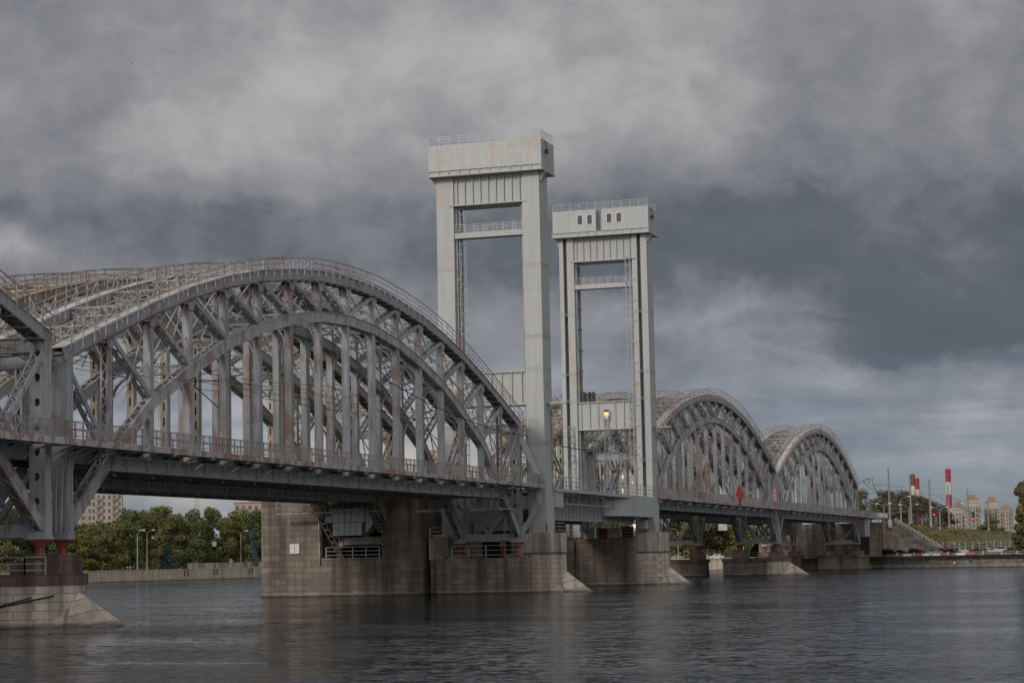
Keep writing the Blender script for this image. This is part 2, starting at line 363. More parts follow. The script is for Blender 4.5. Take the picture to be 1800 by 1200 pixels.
# ------------------------------------------------------------------ mesh helpers
X = Vector((1, 0, 0)); Y = Vector((0, 1, 0)); Z = Vector((0, 0, 1))
def V(*a): return Vector(a)
class MB:
    def __init__(s): s.v = []; s.f = []; s.mi = []; s.cur = 0
    def face(s, *i): s.f.append(i); s.mi.append(s.cur)
    def hexa(s, p):     # 8 points: bottom ring 0-3, top ring 4-7
        n = len(s.v); s.v += [tuple(q) for q in p]
        for a in ((0, 3, 2, 1), (4, 5, 6, 7), (0, 1, 5, 4), (1, 2, 6, 5), (2, 3, 7, 6), (3, 0, 4, 7)): s.face(*[n + k for k in a])
        return s
    def box(s, x0, x1, y0, y1, z0, z1):
        return s.hexa([(x0, y0, z0), (x1, y0, z0), (x1, y1, z0), (x0, y1, z0), (x0, y0, z1), (x1, y0, z1), (x1, y1, z1), (x0, y1, z1)])
    def beam(s, p, q, a, b, side=X):     # a: width along side, b: depth across
        p = Vector(p); q = Vector(q); d = (q - p).normalized()
        sd_ = (side - d * side.dot(d))
        if sd_.length < 1e-4: sd_ = Y - d * Y.dot(d)
        sd_.normalize(); n = d.cross(sd_)
        A = sd_ * a / 2; B = n * b / 2
        return s.hexa([p - A - B, p + A - B, p + A + B, p - A + B, q - A - B, q + A - B, q + A + B, q - A + B])
    def bar(s, p, q, r=.04, side=X): return s.beam(p, q, r, r, side)
    def sweep(s, pts, a0, a1, b0, b1):    # in a plane x = const: a along x, b along the local normal
        pts = [Vector(p) for p in pts]; rings = []
        for i, p in enumerate(pts):
            d1 = (pts[i] - pts[i - 1]).normalized() if i else None
            d2 = (pts[i + 1] - pts[i]).normalized() if i < len(pts) - 1 else None
            d = ((d1 or d2) + (d2 or d1)).normalized(); n = X.cross(d)
            if n.z < 0: n = -n
            k = 1.0
            if d1 and d2: k = 1 / max(.5, d.dot(d1))
            rings.append([p + X * a0 + n * b0 * k, p + X * a1 + n * b0 * k, p + X * a1 + n * b1 * k, p + X * a0 + n * b1 * k])
        n0 = len(s.v)
        for r in rings: s.v += [tuple(q) for q in r]
        for i in range(len(rings) - 1):
            a = n0 + 4 * i; b = a + 4
            for k in range(4): s.face(a + k, a + (k + 1) % 4, b + (k + 1) % 4, b + k)
        s.face(n0, n0 + 3, n0 + 2, n0 + 1); e = n0 + 4 * (len(rings) - 1); s.face(e, e + 1, e + 2, e + 3)
        return s
    def tube(s, pts, r, n=6, r1=None):
        pts = [Vector(p) for p in pts]; n0 = len(s.v)
        for i, p in enumerate(pts):
            d = (pts[min(i + 1, len(pts) - 1)] - pts[max(i - 1, 0)]).normalized()
            a = d.orthogonal().normalized() if abs(d.z) < .9 else (X - d * d.x).normalized(); b = d.cross(a)
            rr = r if r1 is None else r + (r1 - r) * i / (len(pts) - 1)
            for k in range(n):
                t = 2 * math.pi * k / n; s.v.append(tuple(p + (a * math.cos(t) + b * math.sin(t)) * rr))
        for i in range(len(pts) - 1):
            for k in range(n):
                a = n0 + i * n; s.face(a + k, a + (k + 1) % n, a + n + (k + 1) % n, a + n + k)
        s.face(*[n0 + k for k in reversed(range(n))]); e = n0 + (len(pts) - 1) * n; s.face(*[e + k for k in range(n)])
        return s
    def prism(s, outline, z0, z1, sc=1.0, c=None):      # outline CCW list of (x,y)
        n0 = len(s.v); m = len(outline)
        c = c or (sum(p[0] for p in outline) / m, sum(p[1] for p in outline) / m)
        s.v += [(x, y, z0) for x, y in outline] + [(c[0] + (x - c[0]) * sc, c[1] + (y - c[1]) * sc, z1) for x, y in outline]
        for k in range(m): s.face(n0 + k, n0 + (k + 1) % m, n0 + m + (k + 1) % m, n0 + m + k)
        s.face(*[n0 + k for k in reversed(range(m))]); s.face(*[n0 + m + k for k in range(m)])
        return s
    def lacing(s, p, q, half, off, n, t=.07, nrm=None, side=X):  # zigzag between p+-side*half, offset by nrm*off
        p = Vector(p); q = Vector(q); d = q - p; dn = d.normalized()
        if nrm is None: nrm = side.cross(dn)
        for i in range(n):
            a = p + d * (i / n) + nrm * off; b = p + d * ((i + 1) / n) + nrm * off
            sg = 1 if i % 2 else -1
            s.beam(a + side * half * sg, b - side * half * sg, t, .03, side=dn)
        return s
    def laced(s, p, q, wd, dp, t=.07, pitch=.62, side=X, lt=.075):   # two solid side plates, zigzag lacing on both other faces
        p = Vector(p); q = Vector(q); d = (q - p).normalized(); n = side.cross(d).normalized()
        for sg in (-1, 1):
            o = side * (wd / 2 - t / 2) * sg
            s.beam(p + o, q + o, t, dp, side)
            for e in (-1, 1):
                oo = side * (wd / 2 - .065) * sg + n * (dp / 2 + .018) * e
                s.beam(p + oo, q + oo, .13, .035, side)
        k = max(2, int((q - p).length / pitch))
        for e in (-1, 1): s.lacing(p, q, wd / 2 - .1, (dp / 2 + .045) * e, k, lt, n, side)
        return s
    def truss_beam(s, p, q, dep, n=9, t=.12):      # four corner angles and zigzags, open to look through
        p = Vector(p); q = Vector(q)
        for e in (-1, 1):
            for f in (-1, 1): s.beam(p + Z * dep / 2 * e + Y * .2 * f, q + Z * dep / 2 * e + Y * .2 * f, .10, .10, Y)
        for k in range(n):
            a = p.lerp(q, k / n); b = p.lerp(q, (k + 1) / n); sg = 1 if k % 2 else -1
            for f in (-1, 1): s.beam(a + Z * dep / 2 * sg + Y * .2 * f, b - Z * dep / 2 * sg + Y * .2 * f, .06, .06, Y)
            s.beam(a + Z * dep / 2 + Y * .2 * sg, b + Z * dep / 2 - Y * .2 * sg, .05, .05, Y)
        return s
    def mesh(s, name, *mats, smooth=False):
        me = bpy.data.meshes.new(name); me.from_pydata(s.v, [], s.f)
        for m in mats: me.materials.append(MATS[m])
        if len(mats) > 1: me.polygons.foreach_set('material_index', s.mi)
        if smooth: me.polygons.foreach_set('use_smooth', [True] * len(s.f))
        me.update(); return me
def obj(name, data, parent=None, loc=(0, 0, 0), rz=0.0, label=None):
    o = bpy.data.objects.new(name, data); COL.objects.link(o); o.location = loc; o.rotation_euler = (0, 0, rz)
    if parent: o.parent = parent
    if label: o['label'] = label
    return o
def part(name, mb, mats, parent, label=None, loc=(0, 0, 0), smooth=False):
    mats = (mats,) if isinstance(mats, str) else mats
    return obj(name, mb.mesh(name, *mats, smooth=smooth), parent, loc, 0, label)
def thing(name, label, cat, loc=(0, 0, 0), rz=0.0, group=None):
    o = obj(name, None, None, loc, rz, label); o['category'] = cat
    if group: o['group'] = group
    return o
def single(name, mb, mats, label, cat, group=None, loc=(0, 0, 0), smooth=False):
    mats = (mats,) if isinstance(mats, str) else mats
    o = obj(name, mb.mesh(name, *mats, smooth=smooth), None, loc, 0, label); o['category'] = cat
    if group: o['group'] = group
    return o
def struct(name, mb, mat, smooth=False):
    o = obj(name, mb.mesh(name, mat, smooth=smooth)); o['kind'] = 'structure'; return o
def stuff(name, mb, mats, label, cat):
    o = single(name, mb, mats, label, cat); o['kind'] = 'stuff'; return o
def copy_tree(o, parent=None, loc=None):
    c = o.copy(); COL.objects.link(c); c.parent = parent
    if loc is not None: c.location = loc
    for ch in o.children: copy_tree(ch, c)
    return c
# ================================================================== ARCH SPANS
NP = 16; PL = 110.0 / NP; WT = 7.26
TILT = .05
T_ = [19.5, 21.85, 24.08, 26.1, 27.75, 29.05, 29.95, 30.58, 30.75]; T_ = T_ + T_[:8][::-1]     # underside of the upper chord
B_ = [6.6, 12.1, 17.1, 20.15, 22.9, 24.8, 26.3, 27.2, 27.45]; B_ = B_ + B_[:8][::-1]          # centre of the lower rib
T_ = [t + TILT * (i - 8) for i, t in enumerate(T_)]
B_ = [b + TILT * (i - 8) * (1 if 1 < i < 15 else 0) for i, b in enumerate(B_)]
CH = .92; CW = 1.0; RH = .86; RW = .80
TG0, TG1 = 11.25, 12.35          # tie girder
ny = lambda i: PL * i
def arch_rail(x, sg):
    """handrail that climbs along one side of an upper chord"""
    mb = MB(); P = []
    for i in range(NP * 4 + 1):
        t = i / 4; a = int(min(t, NP - 1)); f = t - a
        z = T_[a] + (T_[a + 1] - T_[a]) * f + CH
        P.append(V(x, PL * t, z))
    for i, p in enumerate(P):
        mb.beam(p + V(0, 0, -.55), p + V(0, 0, 1.02), .07, .07)
        if i % 2 == 0 and i < len(P) - 1: mb.bar(p + V(.55 * sg, 0, -.1), p + V(0, 0, .95), .05, Y)
    for h, r in ((1.03, .075), (.55, .04), (.06, .05)):
        mb.sweep([p + V(0, 0, h) for p in P], -r / 2, r / 2, -r / 2, r / 2)
    return mb
def make_span(style, name, label, cat, group):
    root = thing(name, label, cat, group=group)
    new = style == 'new'
    mch = 'steel' if new else 'cream_top'; mpost = 'steel' if new else 'cream'; mrib = 'steel' if new else 'cream'
    TP = [V(0, ny(i), T_[i]) for i in range(NP + 1)]
    BP = [V(0, ny(i), B_[i]) for i in range(NP + 1)]
    for tx, near in ((0.0, True), (-WT, False)):
        o = V(tx, 0, 0)
        # upper chord: solid side plates, pale solid top plate, laced underside with flanges
        mb = MB(); pts = [p + o + V(0, 0, CH / 2) for p in TP]
        pts[0] = pts[0] + (pts[0] - pts[1]) * .05; pts[-1] = pts[-1] + (pts[-1] - pts[-2]) * .05
        for sg in (-1, 1):
            a = sg * CW / 2; mb.sweep(pts, min(a, a - sg * .09), max(a, a - sg * .09), -CH / 2, CH / 2 - .05)
            mb.cur = 2; mb.sweep(pts, min(a + sg * .10, a - sg * .12), max(a + sg * .10, a - sg * .12), -CH / 2 - .10, -CH / 2 - .004); mb.cur = 0
        mb.sweep(pts, -CW / 2 + .10, CW / 2 - .10, -.06, .0)
        mb.cur = 3
        for i in range(NP):
          for q_ in range(4):      # walkway brackets crossing under the chord
            c_ = pts[i].lerp(pts[i + 1], q_ / 4); mb.beam(c_ + V(-.95, 0, -CH / 2 - .16), c_ + V(.95, 0, -CH / 2 - .16), .09, .09, Y)
        for i in range(NP): mb.lacing(pts[i], pts[i + 1], CW / 2 - .05, -CH / 2 - .05, 11, .08, X.cross((pts[i + 1] - pts[i]).normalized()))
        mb.cur = 1
        mb.sweep(pts, -CW / 2 - .08, CW / 2 + .08, CH / 2 - .046, CH / 2 + .02)
        for i in range(NP * 2):      # splice blocks on the top plate
            t = (i + .5) / 2; a = int(t); p = pts[a].lerp(pts[min(a + 1, NP)], t - a); d = (pts[a + 1] - pts[a]).normalized()
            n = X.cross(d); n = n if n.z > 0 else -n; q = p + n * (CH / 2 + .06)
            mb.cur = 1 if i % 2 else 0; mb.beam(q - d * .22, q + d * .22, .5, .08)
        part('upper_chord', mb, (mch, 'white_top' if new else 'cream_top', 'rust_edge', 'steel_dark'), root)
        # lower rib
        mb = MB(); pts = [p + o for p in BP]; 
        for sg in (-1, 1):
            a = sg * RW / 2; mb.sweep(pts, min(a, a - sg * .09), max(a, a - sg * .09), -RH / 2, RH / 2)
            for e in (-1, 1): mb.sweep(pts, min(a + sg * .06, a - sg * .14), max(a + sg * .06, a - sg * .14), e * RH / 2 - .03 + e * .034, e * RH / 2 + .03 + e * .034)
        for i in range(NP):
            n = X.cross((pts[i + 1] - pts[i]).normalized()); k = 9
            mb.lacing(pts[i], pts[i + 1], RW / 2 - .05, RH / 2 + .09, k, .09, n); mb.lacing(pts[i], pts[i + 1], RW / 2 - .05, -RH / 2 - .09, k, .09, n)
            for s_ in range(3):      # batten plates on top of the rib
                q = pts[i].lerp(pts[i + 1], (s_ + .5) / 3) + n * (RH / 2 + .12); d = (pts[i + 1] - pts[i]).normalized()
                mb.beam(q - d * .09, q + d * .09, RW - .1, .03)
        part('arch_rib', mb, 'steel_red' if new else mrib, root)
        # end posts with round holes through their faces
        for e, yy in (('s', .35), ('n', 110 - .35)):
            mb = MB(); z0, z1 = 6.3, T_[0 if e == 's' else NP] + .5
            for sg in (-1, 1): mb.box(tx + sg * .55 - .07, tx + sg * .55 + .07, yy - .45, yy + .45, z0, z1)
            for sg in (-1, 1):
                y_ = yy + sg * .42; ya, yb = y_ - .03, y_ + .03
                mb.box(tx - .479, tx - .20, ya, yb, z0, z1); mb.box(tx + .20, tx + .479, ya, yb, z0, z1)
                z = z0 + .7
                prev = z0
                while z < z1 - 1 and (e == 'n' or not new):
                    mb.box(tx - .20, tx + .20, ya + .004, yb - .004, prev, z - .28)
                    for s2 in (-1, 1):
                        for s3 in (-1, 1):
                            n0 = len(mb.v); cx_, cz_ = tx + s2 * .2, z + s3 * .28
                            mb.v += [(cx_, ya + .004, cz_), (cx_ - s2 * .13, ya + .004, cz_), (cx_, ya + .004, cz_ - s3 * .13)]; mb.face(n0, n0 + 1, n0 + 2)
                    prev = z + .28; z += 1.75
                mb.box(tx - .20, tx + .20, ya + .004, yb - .004, prev, z1)
            mb.box(tx - .75, tx + .75, yy - .6, yy + .6, 6.12, 6.296)
            for sg in (-1, 1):     # gusset flaring over the bearing
                n0 = len(mb.v); s1 = 1 if e == 's' else -1
                xa = tx + sg * .64
                mb.hexa([(xa, yy - .5, 6.3), (xa + .05, yy - .5, 6.3), (xa + .05, yy + .5 + 0, 6.3), (xa, yy + .5, 6.3), (xa, yy - .46, 8.6), (xa + .05, yy - .46, 8.6), (xa + .05, yy + .46, 8.6), (xa, yy + .46, 8.6)])
            part('end_post', mb, mpost, root)
        # posts
        for i in range(1, NP):
            z0, z1 = TG1 - .3, T_[i] + .05; y_ = ny(i); mb = MB()
            if new and i in (1, NP - 1):
                mb.laced(V(tx, y_, z0), V(tx, y_, z1), .60, .66, t=.06, pitch=.6)
            elif new:
                for sg in (-1, 1): mb.box(tx + sg * .26 - .05, tx + sg * .26 + .05, y_ - .32, y_ + .32, z0, z1)
                for sg in (-1, 1): mb.box(tx - .206, tx + .206, y_ + sg * .27 - .03, y_ + sg * .27 + .03, z0, z1)
            else:
                for sg in (-1, 1): mb.box(tx + sg * .30 - .05, tx + sg * .30 + .05, y_ - .34, y_ + .34, z0, z1)
                for sg in (-1, 1):
                    yc = y_ + sg * .30
                    for s2 in (-1, 1): mb.box(tx + s2 * .17 - .076, tx + s2 * .17 + .076, yc - .03, yc + .03, z0, z1)
                    z = z0 + .4
                    while z < z1: mb.box(tx - .09, tx + .09, yc - .026, yc + .026, z, min(z1, z + .65)); z += 1.45
            # forked gusset head under the chord
            for sg in (-1, 1):
                xa = tx + sg * .375
                mb.hexa([(xa - .02, y_ - .36, z1 - 1.1), (xa + .02, y_ - .36, z1 - 1.1), (xa + .02, y_ + .36, z1 - 1.1), (xa - .02, y_ + .36, z1 - 1.1),
                         (xa - .02, y_ - .85, z1 + .0), (xa + .02, y_ - .85, z1 + .0), (xa + .02, y_ + .85, z1 + .0), (xa - .02, y_ + .85, z1 + .0)])
            part('post', mb, 'steel_red' if new and i in (3, 6, 7, 10, 13) else mpost, root)
        # diagonals
        for i in range(NP):
            mb = MB(); a, b = (i, i + 1) if i < 8 else (i + 1, i)
            p = TP[a] + o + V(0, 0, .0); q = BP[b] + o + V(0, 0, .35)
            if i in (0, NP - 1): q = V(tx, ny(b), TG1 + .1)
            mb.laced(p, q, .78, .33, t=.07, pitch=.55, lt=.085)
            part('diagonal', mb, mpost if not new else ('steel_red' if i in (6, 14) else 'steel'), root)
        # light secondary struts between chord and rib
        mb = MB()
        for i in range(1, NP - 1):
            a, b = (i + 1, i) if i < 8 else (i, i + 1)
            mid = (TP[a] + BP[b]) / 2 + o
            mb.beam(TP[a] + o, mid + (BP[b] + o - mid) * .25, .10, .10)
            mb.beam(V(tx, ny(i) + .3, (T_[i] * .45 + B_[i] * .55)), V(tx, ny(i + 1) - .3, (T_[i + 1] * .45 + B_[i + 1] * .55)), .09, .09)
        part('light_strut', mb, 'rail_grey', root)
        # tie girder
        mb = MB()
        mb.box(tx - .08, tx + .08, 5.9, 104.1, TG0 + .1, TG1 - .1)
        mb.box(tx - .42, tx + .42, 5.8, 104.2, TG0, TG0 + .096); mb.box(tx - .35, tx + .35, 5.8, 104.2, TG1 - .096, TG1)
        y_ = 6.2
        while y_ < 104:
            mb.box(tx + .084, tx + .40, y_, y_ + .07, TG0 + .1, TG1 - .1); mb.box(tx - .40, tx - .084, y_, y_ + .07, TG0 + .1, TG1 - .1); y_ += PL / 2 * 1.0
        part('tie_girder', mb, 'plate', root)
        for sg in (-1, 1):
            part('chord_railing', arch_rail(tx + sg * .92, sg), 'rail_red' if new else 'cream_top', root)
        # bearings
        for e, yy in ((0, .35), (1, 109.65)):
            mb = MB()
            c8 = [(math.cos(k * math.pi / 4 + .39), math.sin(k * math.pi / 4 + .39)) for k in range(8)]
            def ring(r, z0, z1, sc): mb.prism([(tx + r * a, yy + r * b) for a, b in c8], z0, z1, sc, (tx, yy))
            mb.box(tx - .62, tx + .62, yy - .5, yy + .5, 4.62, 4.78); ring(.60, 4.784, 5.2, .62); ring(.34, 5.204, 5.5, 1.0)
            ring(.34, 5.504, 5.98, 1.7); mb.box(tx - .62, tx + .62, yy - .5, yy + .5, 5.984, 6.116)
            part('bearing', mb, 'redlead', root)
    # --- bracing between the trusses
    mb = MB()
    for i in range(NP):
        a0 = TP[i] + V(-.4, 0, .35); a1 = TP[i + 1] + V(-.4, 0, .35); b0 = a0 + V(-WT + .8, 0, 0); b1 = a1 + V(-WT + .8, 0, 0)
        for p, q in ((a0, b1), (b0, a1)):
            d = (q - p).normalized(); s_ = d.cross(Z).normalized()
            for off in (-.16, .16):
                mb.beam(p + Z * off, q + Z * off, .12, .05, s_)
            k = 14
            for j in range(k):
                u = p.lerp(q, j / k); w_ = p.lerp(q, (j + 1) / k); sg = 1 if j % 2 else -1
                mb.beam(u + Z * .16 * sg, w_ - Z * .16 * sg, .04, .04, s_)
    part('top_bracing', mb, 'rail_red' if new else 'cream_top', root)
    for i in range(1, NP):
        mb = MB(); y_ = ny(i)
        xa, xb = -.42, -WT + .42
        mb.truss_beam(V(xa, y_, T_[i] + .45), V(xb, y_, T_[i] + .45), .7)
        if B_[i] > 18:
            zr_ = B_[i]
            mb.truss_beam(V(xa, y_, zr_ + .1), V(xb, y_, zr_ + .1), .7)
            zt = T_[i] + .1; zb = zr_ + .5; xm = (xa + xb) / 2
            for p, q in ((V(xa, y_, zt), V(xm, y_, zb)), (V(xb, y_, zt), V(xm, y_, zb))):
                mb.beam(p, q, .16, .16, Y)
            zk = zr_ - .25
        else: zk = T_[i] + .1
        for s_, xx in ((-1, xa + .1), (1, xb - .1)):     # curved knee brackets
            arc = [V(xx + s_ * 2.1 * (1 - math.cos(t)), y_, zk - 2.4 + 2.4 * math.sin(t)) for t in [k * math.pi / 16 for k in range(9)]]
            for k in range(8): mb.beam(arc[k], arc[k + 1], .36, .10, Y)
            for k in (2, 4, 6): mb.beam(V(xx, y_, arc[k].z) if k < 5 else V(arc[k].x, y_, zk), arc[k], .06, .06, Y)
        part('sway_frame', mb, 'steel_dark' if new else 'cream', root)
    # --- end portals: deep box beam between the end posts
    for yy, zt in ((.35, T_[0]), (109.65, T_[NP])):
        mb = MB(); mb.box(-WT + .5, -.5, yy - .12, yy + .12, zt - .5, zt + .45); mb.box(-WT + .5, -.5, yy - .3, yy + .3, zt + .454, zt + .52); mb.box(-WT + .5, -.5, yy - .3, yy + .3, zt - .57, zt - .504)
        for s_, xx in ((-1, -.5), (1, -WT + .5)):
            n0 = len(mb.v)
            arc = [V(xx + s_ * 2.4 * (1 - math.cos(t)), 0, zt - .57 - 2.2 + 2.2 * math.sin(t)) for t in [k * math.pi / 16 for k in range(9)]]
            for k in range(8):
                a, b = arc[k], arc[k + 1]
                mb.hexa([(xx, yy - .05, a.z), (a.x, yy - .05, a.z), (a.x, yy + .05, a.z), (xx, yy + .05, a.z), (xx, yy - .05, b.z), (b.x, yy - .05, b.z), (b.x, yy + .05, b.z), (xx, yy + .05, b.z)])
        part('end_portal', mb, 'steel' if new else 'cream', root)
        mb = MB()
        mb.beam(V(-.5, yy, 6.75), V(-WT + .5, yy, 6.75), .5, .95, Y)
        mb.beam(V(-.5, yy, 11.0), V(-WT / 2 + .1, yy, 7.3), .40, .42, Y)
        mb.beam(V(-WT + .5, yy, 11.0), V(-WT / 2 - .1, yy, 7.3), .38, .42, Y)
        part('cross_frame', mb, 'steel' if new else 'cream', root)
    # --- floor
    for i in range(1, NP):
        mb = MB(); y_ = ny(i)
        mb.box(-WT + .1, -.1, y_ - .15, y_ + .15, 11.45, 12.75)
        for s_, xx in ((1, .42), (-1, -WT - .42)):    # bracket plate standing proud of the tie girder
            mb.hexa([(xx, y_ - .35, TG1 + .01), (xx + s_ * .5, y_ - .35, TG1 + .01), (xx + s_ * .5, y_ + .35, TG1 + .01), (xx, y_ + .35, TG1 + .01), (xx, y_ - .75, 12.78), (xx + s_ * .9, y_ - .75, 12.78), (xx + s_ * .9, y_ + .75, 12.78), (xx, y_ + .75, 12.78)] if s_ > 0 else
                    [(xx - .5, y_ - .35, TG1 + .01), (xx, y_ - .35, TG1 + .01), (xx, y_ + .35, TG1 + .01), (xx - .5, y_ + .35, TG1 + .01), (xx - .9, y_ - .75, 12.78), (xx, y_ - .75, 12.78), (xx, y_ + .75, 12.78), (xx - .9, y_ + .75, 12.78)])
        part('floor_beam', mb, 'steel_dark', root)
    mb = MB()
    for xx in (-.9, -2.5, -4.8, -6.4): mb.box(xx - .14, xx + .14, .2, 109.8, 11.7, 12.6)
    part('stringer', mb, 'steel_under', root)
    mb = MB(); mb.box(-WT + .45, -.45, 0, 110, 12.78, 13.0)
    for xx in (-1.3, -2.85, -4.4, -5.95): mb.box(xx - .05, xx + .05, 0, 110, 13.004, 13.16)
    part('track_deck', mb, 'darkgrey', root)
    # --- walkways on both outer sides
    for side_, x0, x1, sg in (('near', .9, 3.3, 1), ('far', -WT - 3.0, -WT - .9, -1)):
        mb = MB(); mb.box(x0, x1, -1.78, 110.6, 12.86, 12.95); xe = x1 if sg > 0 else x0
        mb.box(min(xe, xe + sg * .06), max(xe, xe + sg * .06), -1.78, 110.6, 12.58, 13.06)
        mb.cur = 1
        for k in range(NP * 2 + 1):
            y_ = min(109.9, PL * k / 2 + .1); xi = .45 if sg > 0 else -WT - .45
            mb.box(min(xi, xe), max(xi, xe), y_ - .05, y_ + .05, 12.66, 12.855)
            if sg > 0: 
                arc = [V(xi + (xe - xi) * t, y_ + (0), 11.75 + .9 * math.sin(t * 1.5) ** .8) for t in (0, .2, .45, .72, 1)]
                for a, b in zip(arc, arc[1:]): mb.beam(a, b, .08, .10, Y)
        wk = part('walkway', mb, ('rusty', 'steel_dark'), root)
        mb = MB(); xr_ = xe - sg * .02
        k = 0; y_ = -1.7
        while y_ < 110.5:
            mb.beam(V(xr_, y_, 12.75), V(xr_, y_, 14.2), .085, .085, X); y_ += 1.15; k += 1
        for h, r in ((14.22, .09), (13.72, .05), (13.2, .06)): mb.box(xr_ - r / 2, xr_ + r / 2, -1.78, 110.6, h - r / 2, h + r / 2)
        part('railing', mb, 'rail_grey', wk)
        if sg > 0:
            mb = MB(); st = .30; y_ = -1.75
            while y_ < 109.6:
                mb.beam(V(xr_ + .03, y_, 13.22), V(xr_ + .03, y_ + .95, 14.17), .018, .018, X); mb.beam(V(xr_ + .03, y_ + .95, 13.22), V(xr_ + .03, y_, 14.17), .018, .018, X); y_ += st
            part('wire_mesh', mb, 'rail_grey', wk)
            mb = MB(); y_ = .5
            while y_ < 110: mb.beam(V(x0 + .05, y_, 12.9), V(x0 + .05, y_, 14.0), .11, .11, X); y_ += 1.72
            for h in (13.95, 13.25): mb.box(x0 + .01, x0 + .09, 0, 110, h - .04, h + .04)
            part('inner_railing', mb, 'rail_grey', wk)
    return root

arch = make_span('new', 'arch_span', 'big grey double arched truss span running from the foreground pier to the first tower', 'bridge span', 'grey arched truss spans of the near bridge')
arch.location = (0, 0, 0)
old = make_span('old', 'arch_span', 'cream weathered arched truss span behind the nearest grey span, with perforated posts', 'bridge span', 'cream arched truss spans of the bridge behind')
# hexagonal outrigger frame beside the first tower (only this end has it)
def copies(src, lst):
    for loc, label in lst:
        c = copy_tree(src, None, loc); c['label'] = label
copies(arch, [((0, -112.4, 0), 'grey arched truss span cut off by the left edge above the foreground pier'),
              ((0, 170.55, 0), 'grey arched truss span just beyond the second lift tower, red diamond on its side'),
              ((0, 281.3, 0), 'last and smallest looking grey arched truss span, ending at the embankment')])
copies(old, [((-15.9, -112.4, 0), 'cream rusty arched truss span behind the grey one at the left edge'),
             ((-15.9, 170.55, 0), 'arched truss span of the rear bridge seen through the grey span beyond the second tower'),
             ((-15.9, 281.3, 0), 'arched truss span of the rear bridge whose hump shows behind the last grey arch')])
old.location = (-15.9, 0, 0)
mb = MB()
for xx, pts in ((0, [(0, 6.4), (2.75, 10.6), (2.75, 14.0), (0.05, 20.0)]),):
    for (a, b), (c, d) in zip(pts, pts[1:]):
        mb.beam(V(a, 109.9, b), V(c, 109.9, d), .62, .42, Y)
        for e in (-1, 1): mb.beam(V(a, 109.9 + .33 * e, b), V(c, 109.9 + .33 * e, d), .06, .5, Y)
mb.beam(V(.4, 109.9, 12.3), V(2.7, 109.9, 12.3), .4, .5, Y)
part('outrigger_frame', mb, 'steel', arch)
mb = MB()
for yy in (-.1, -1.5):
    for dx in (0, .45):
        mb.tube([V(.5 + dx, yy, 6.6), V(.6 + dx, yy, 11.0), V(.75 + dx, yy + .1, 11.9), V(3.2, yy + .8, 12.75)], .07, 6)
part('cable_conduit', mb, 'steel', arch)

# ================================================================== LIFT SPANS
def lift_span(x, label, detailed):
    root = thing('lift_span', label, 'lift span', (x, 0, 0), group='plate girder lift spans between the towers')
    y0, y1 = 115.2, 166.0
    for tx in (.2, -WT - .2):
        mb = MB(); mb.box(tx - .06, tx + .06, y0, y1, 9.1, 12.1); mb.box(tx - .40, tx + .40, y0, y1, 8.95, 9.096); mb.box(tx - .40, tx + .40, y0, y1, 12.104, 12.25)
        y_ = y0 + .3
        while y_ < y1: mb.box(tx + .064, tx + .36, y_, y_ + .05, 9.1, 12.1); mb.box(tx - .36, tx - .064, y_, y_ + .05, 9.1, 12.1); y_ += 1.75
        part('plate_girder', mb, 'plate', root)
    y_ = y0 + 1
    while y_ < y1: part('floor_beam', MB().box(-WT + .2, -.2, y_ - .15, y_ + .15, 10.2, 12.0), 'steel_dark', root); y_ += 6
    mb = MB(); mb.box(-WT + .3, -.3, y0, y1, 12.3, 12.55); part('track_deck', mb, 'darkgrey', root)
    mb = MB(); mb.box(.62, 3.3, y0 - .2, y1 + 1, 12.45, 12.56); mb.box(3.3, 3.37, y0 - .2, y1 + 1, 12.3, 12.7)
    mb.box(2.1, 2.2, y0 + 6, y1 - 8, 10.9, 11.02)
    y_ = y0 + .5
    while y_ < y1 - 9:
        mb.beam(V(.45, y_, 11.3), V(3.2, y_, 12.3), .08, .12, Y); mb.box(.45, 3.3, y_ - .05, y_ + .05, 12.32, 12.446)
        mb.box(2.1, 2.2, y_ - .05, y_ + .05, 11.024, 12.316) if y_ > y0 + 6 else None; y_ += 2.9
    wk = part('walkway', mb, 'plate', root)
    mb = MB(); y_ = y0
    while y_ < y1 + 1: mb.box(3.26, 3.36, y_ - .05, y_ + .05, 12.704, 14.2); y_ += 2.4
    for h in (14.2, 13.65, 13.1): mb.box(3.27, 3.35, y0 - .2, y1 + 1, h - .035, h + .035)
    part('railing', mb, 'galv', wk)
    if detailed:
        # rounded fairing at the far tower and square cover plate at the near tower
        mb = MB(); ol = [(.66, 147.0)] + [(.66 + 2.74 * math.sin(t), 155.0 - 8.0 * math.cos(t)) for t in [k * math.pi / 24 for k in range(1, 13)]] + [(3.4, 165.6), (.66, 165.6)]
        mb.prism(ol, 9.95, 12.29).prism([(x * 1.02 + .02, y) for x, y in ol], 9.75, 9.94); part('fairing', mb, 'plate', root)
        mb = MB(); mb.box(.66, 3.2, 115.3, 119.0, 10.4, 12.25); part('cover_plate', mb, 'plate', root)
    return root
lift = lift_span(0, 'grey plate girder lift span with ribs and railing between the two tall towers', True)
lift_span(-15.9, 'lift span of the rear bridge glimpsed behind the two towers', False)

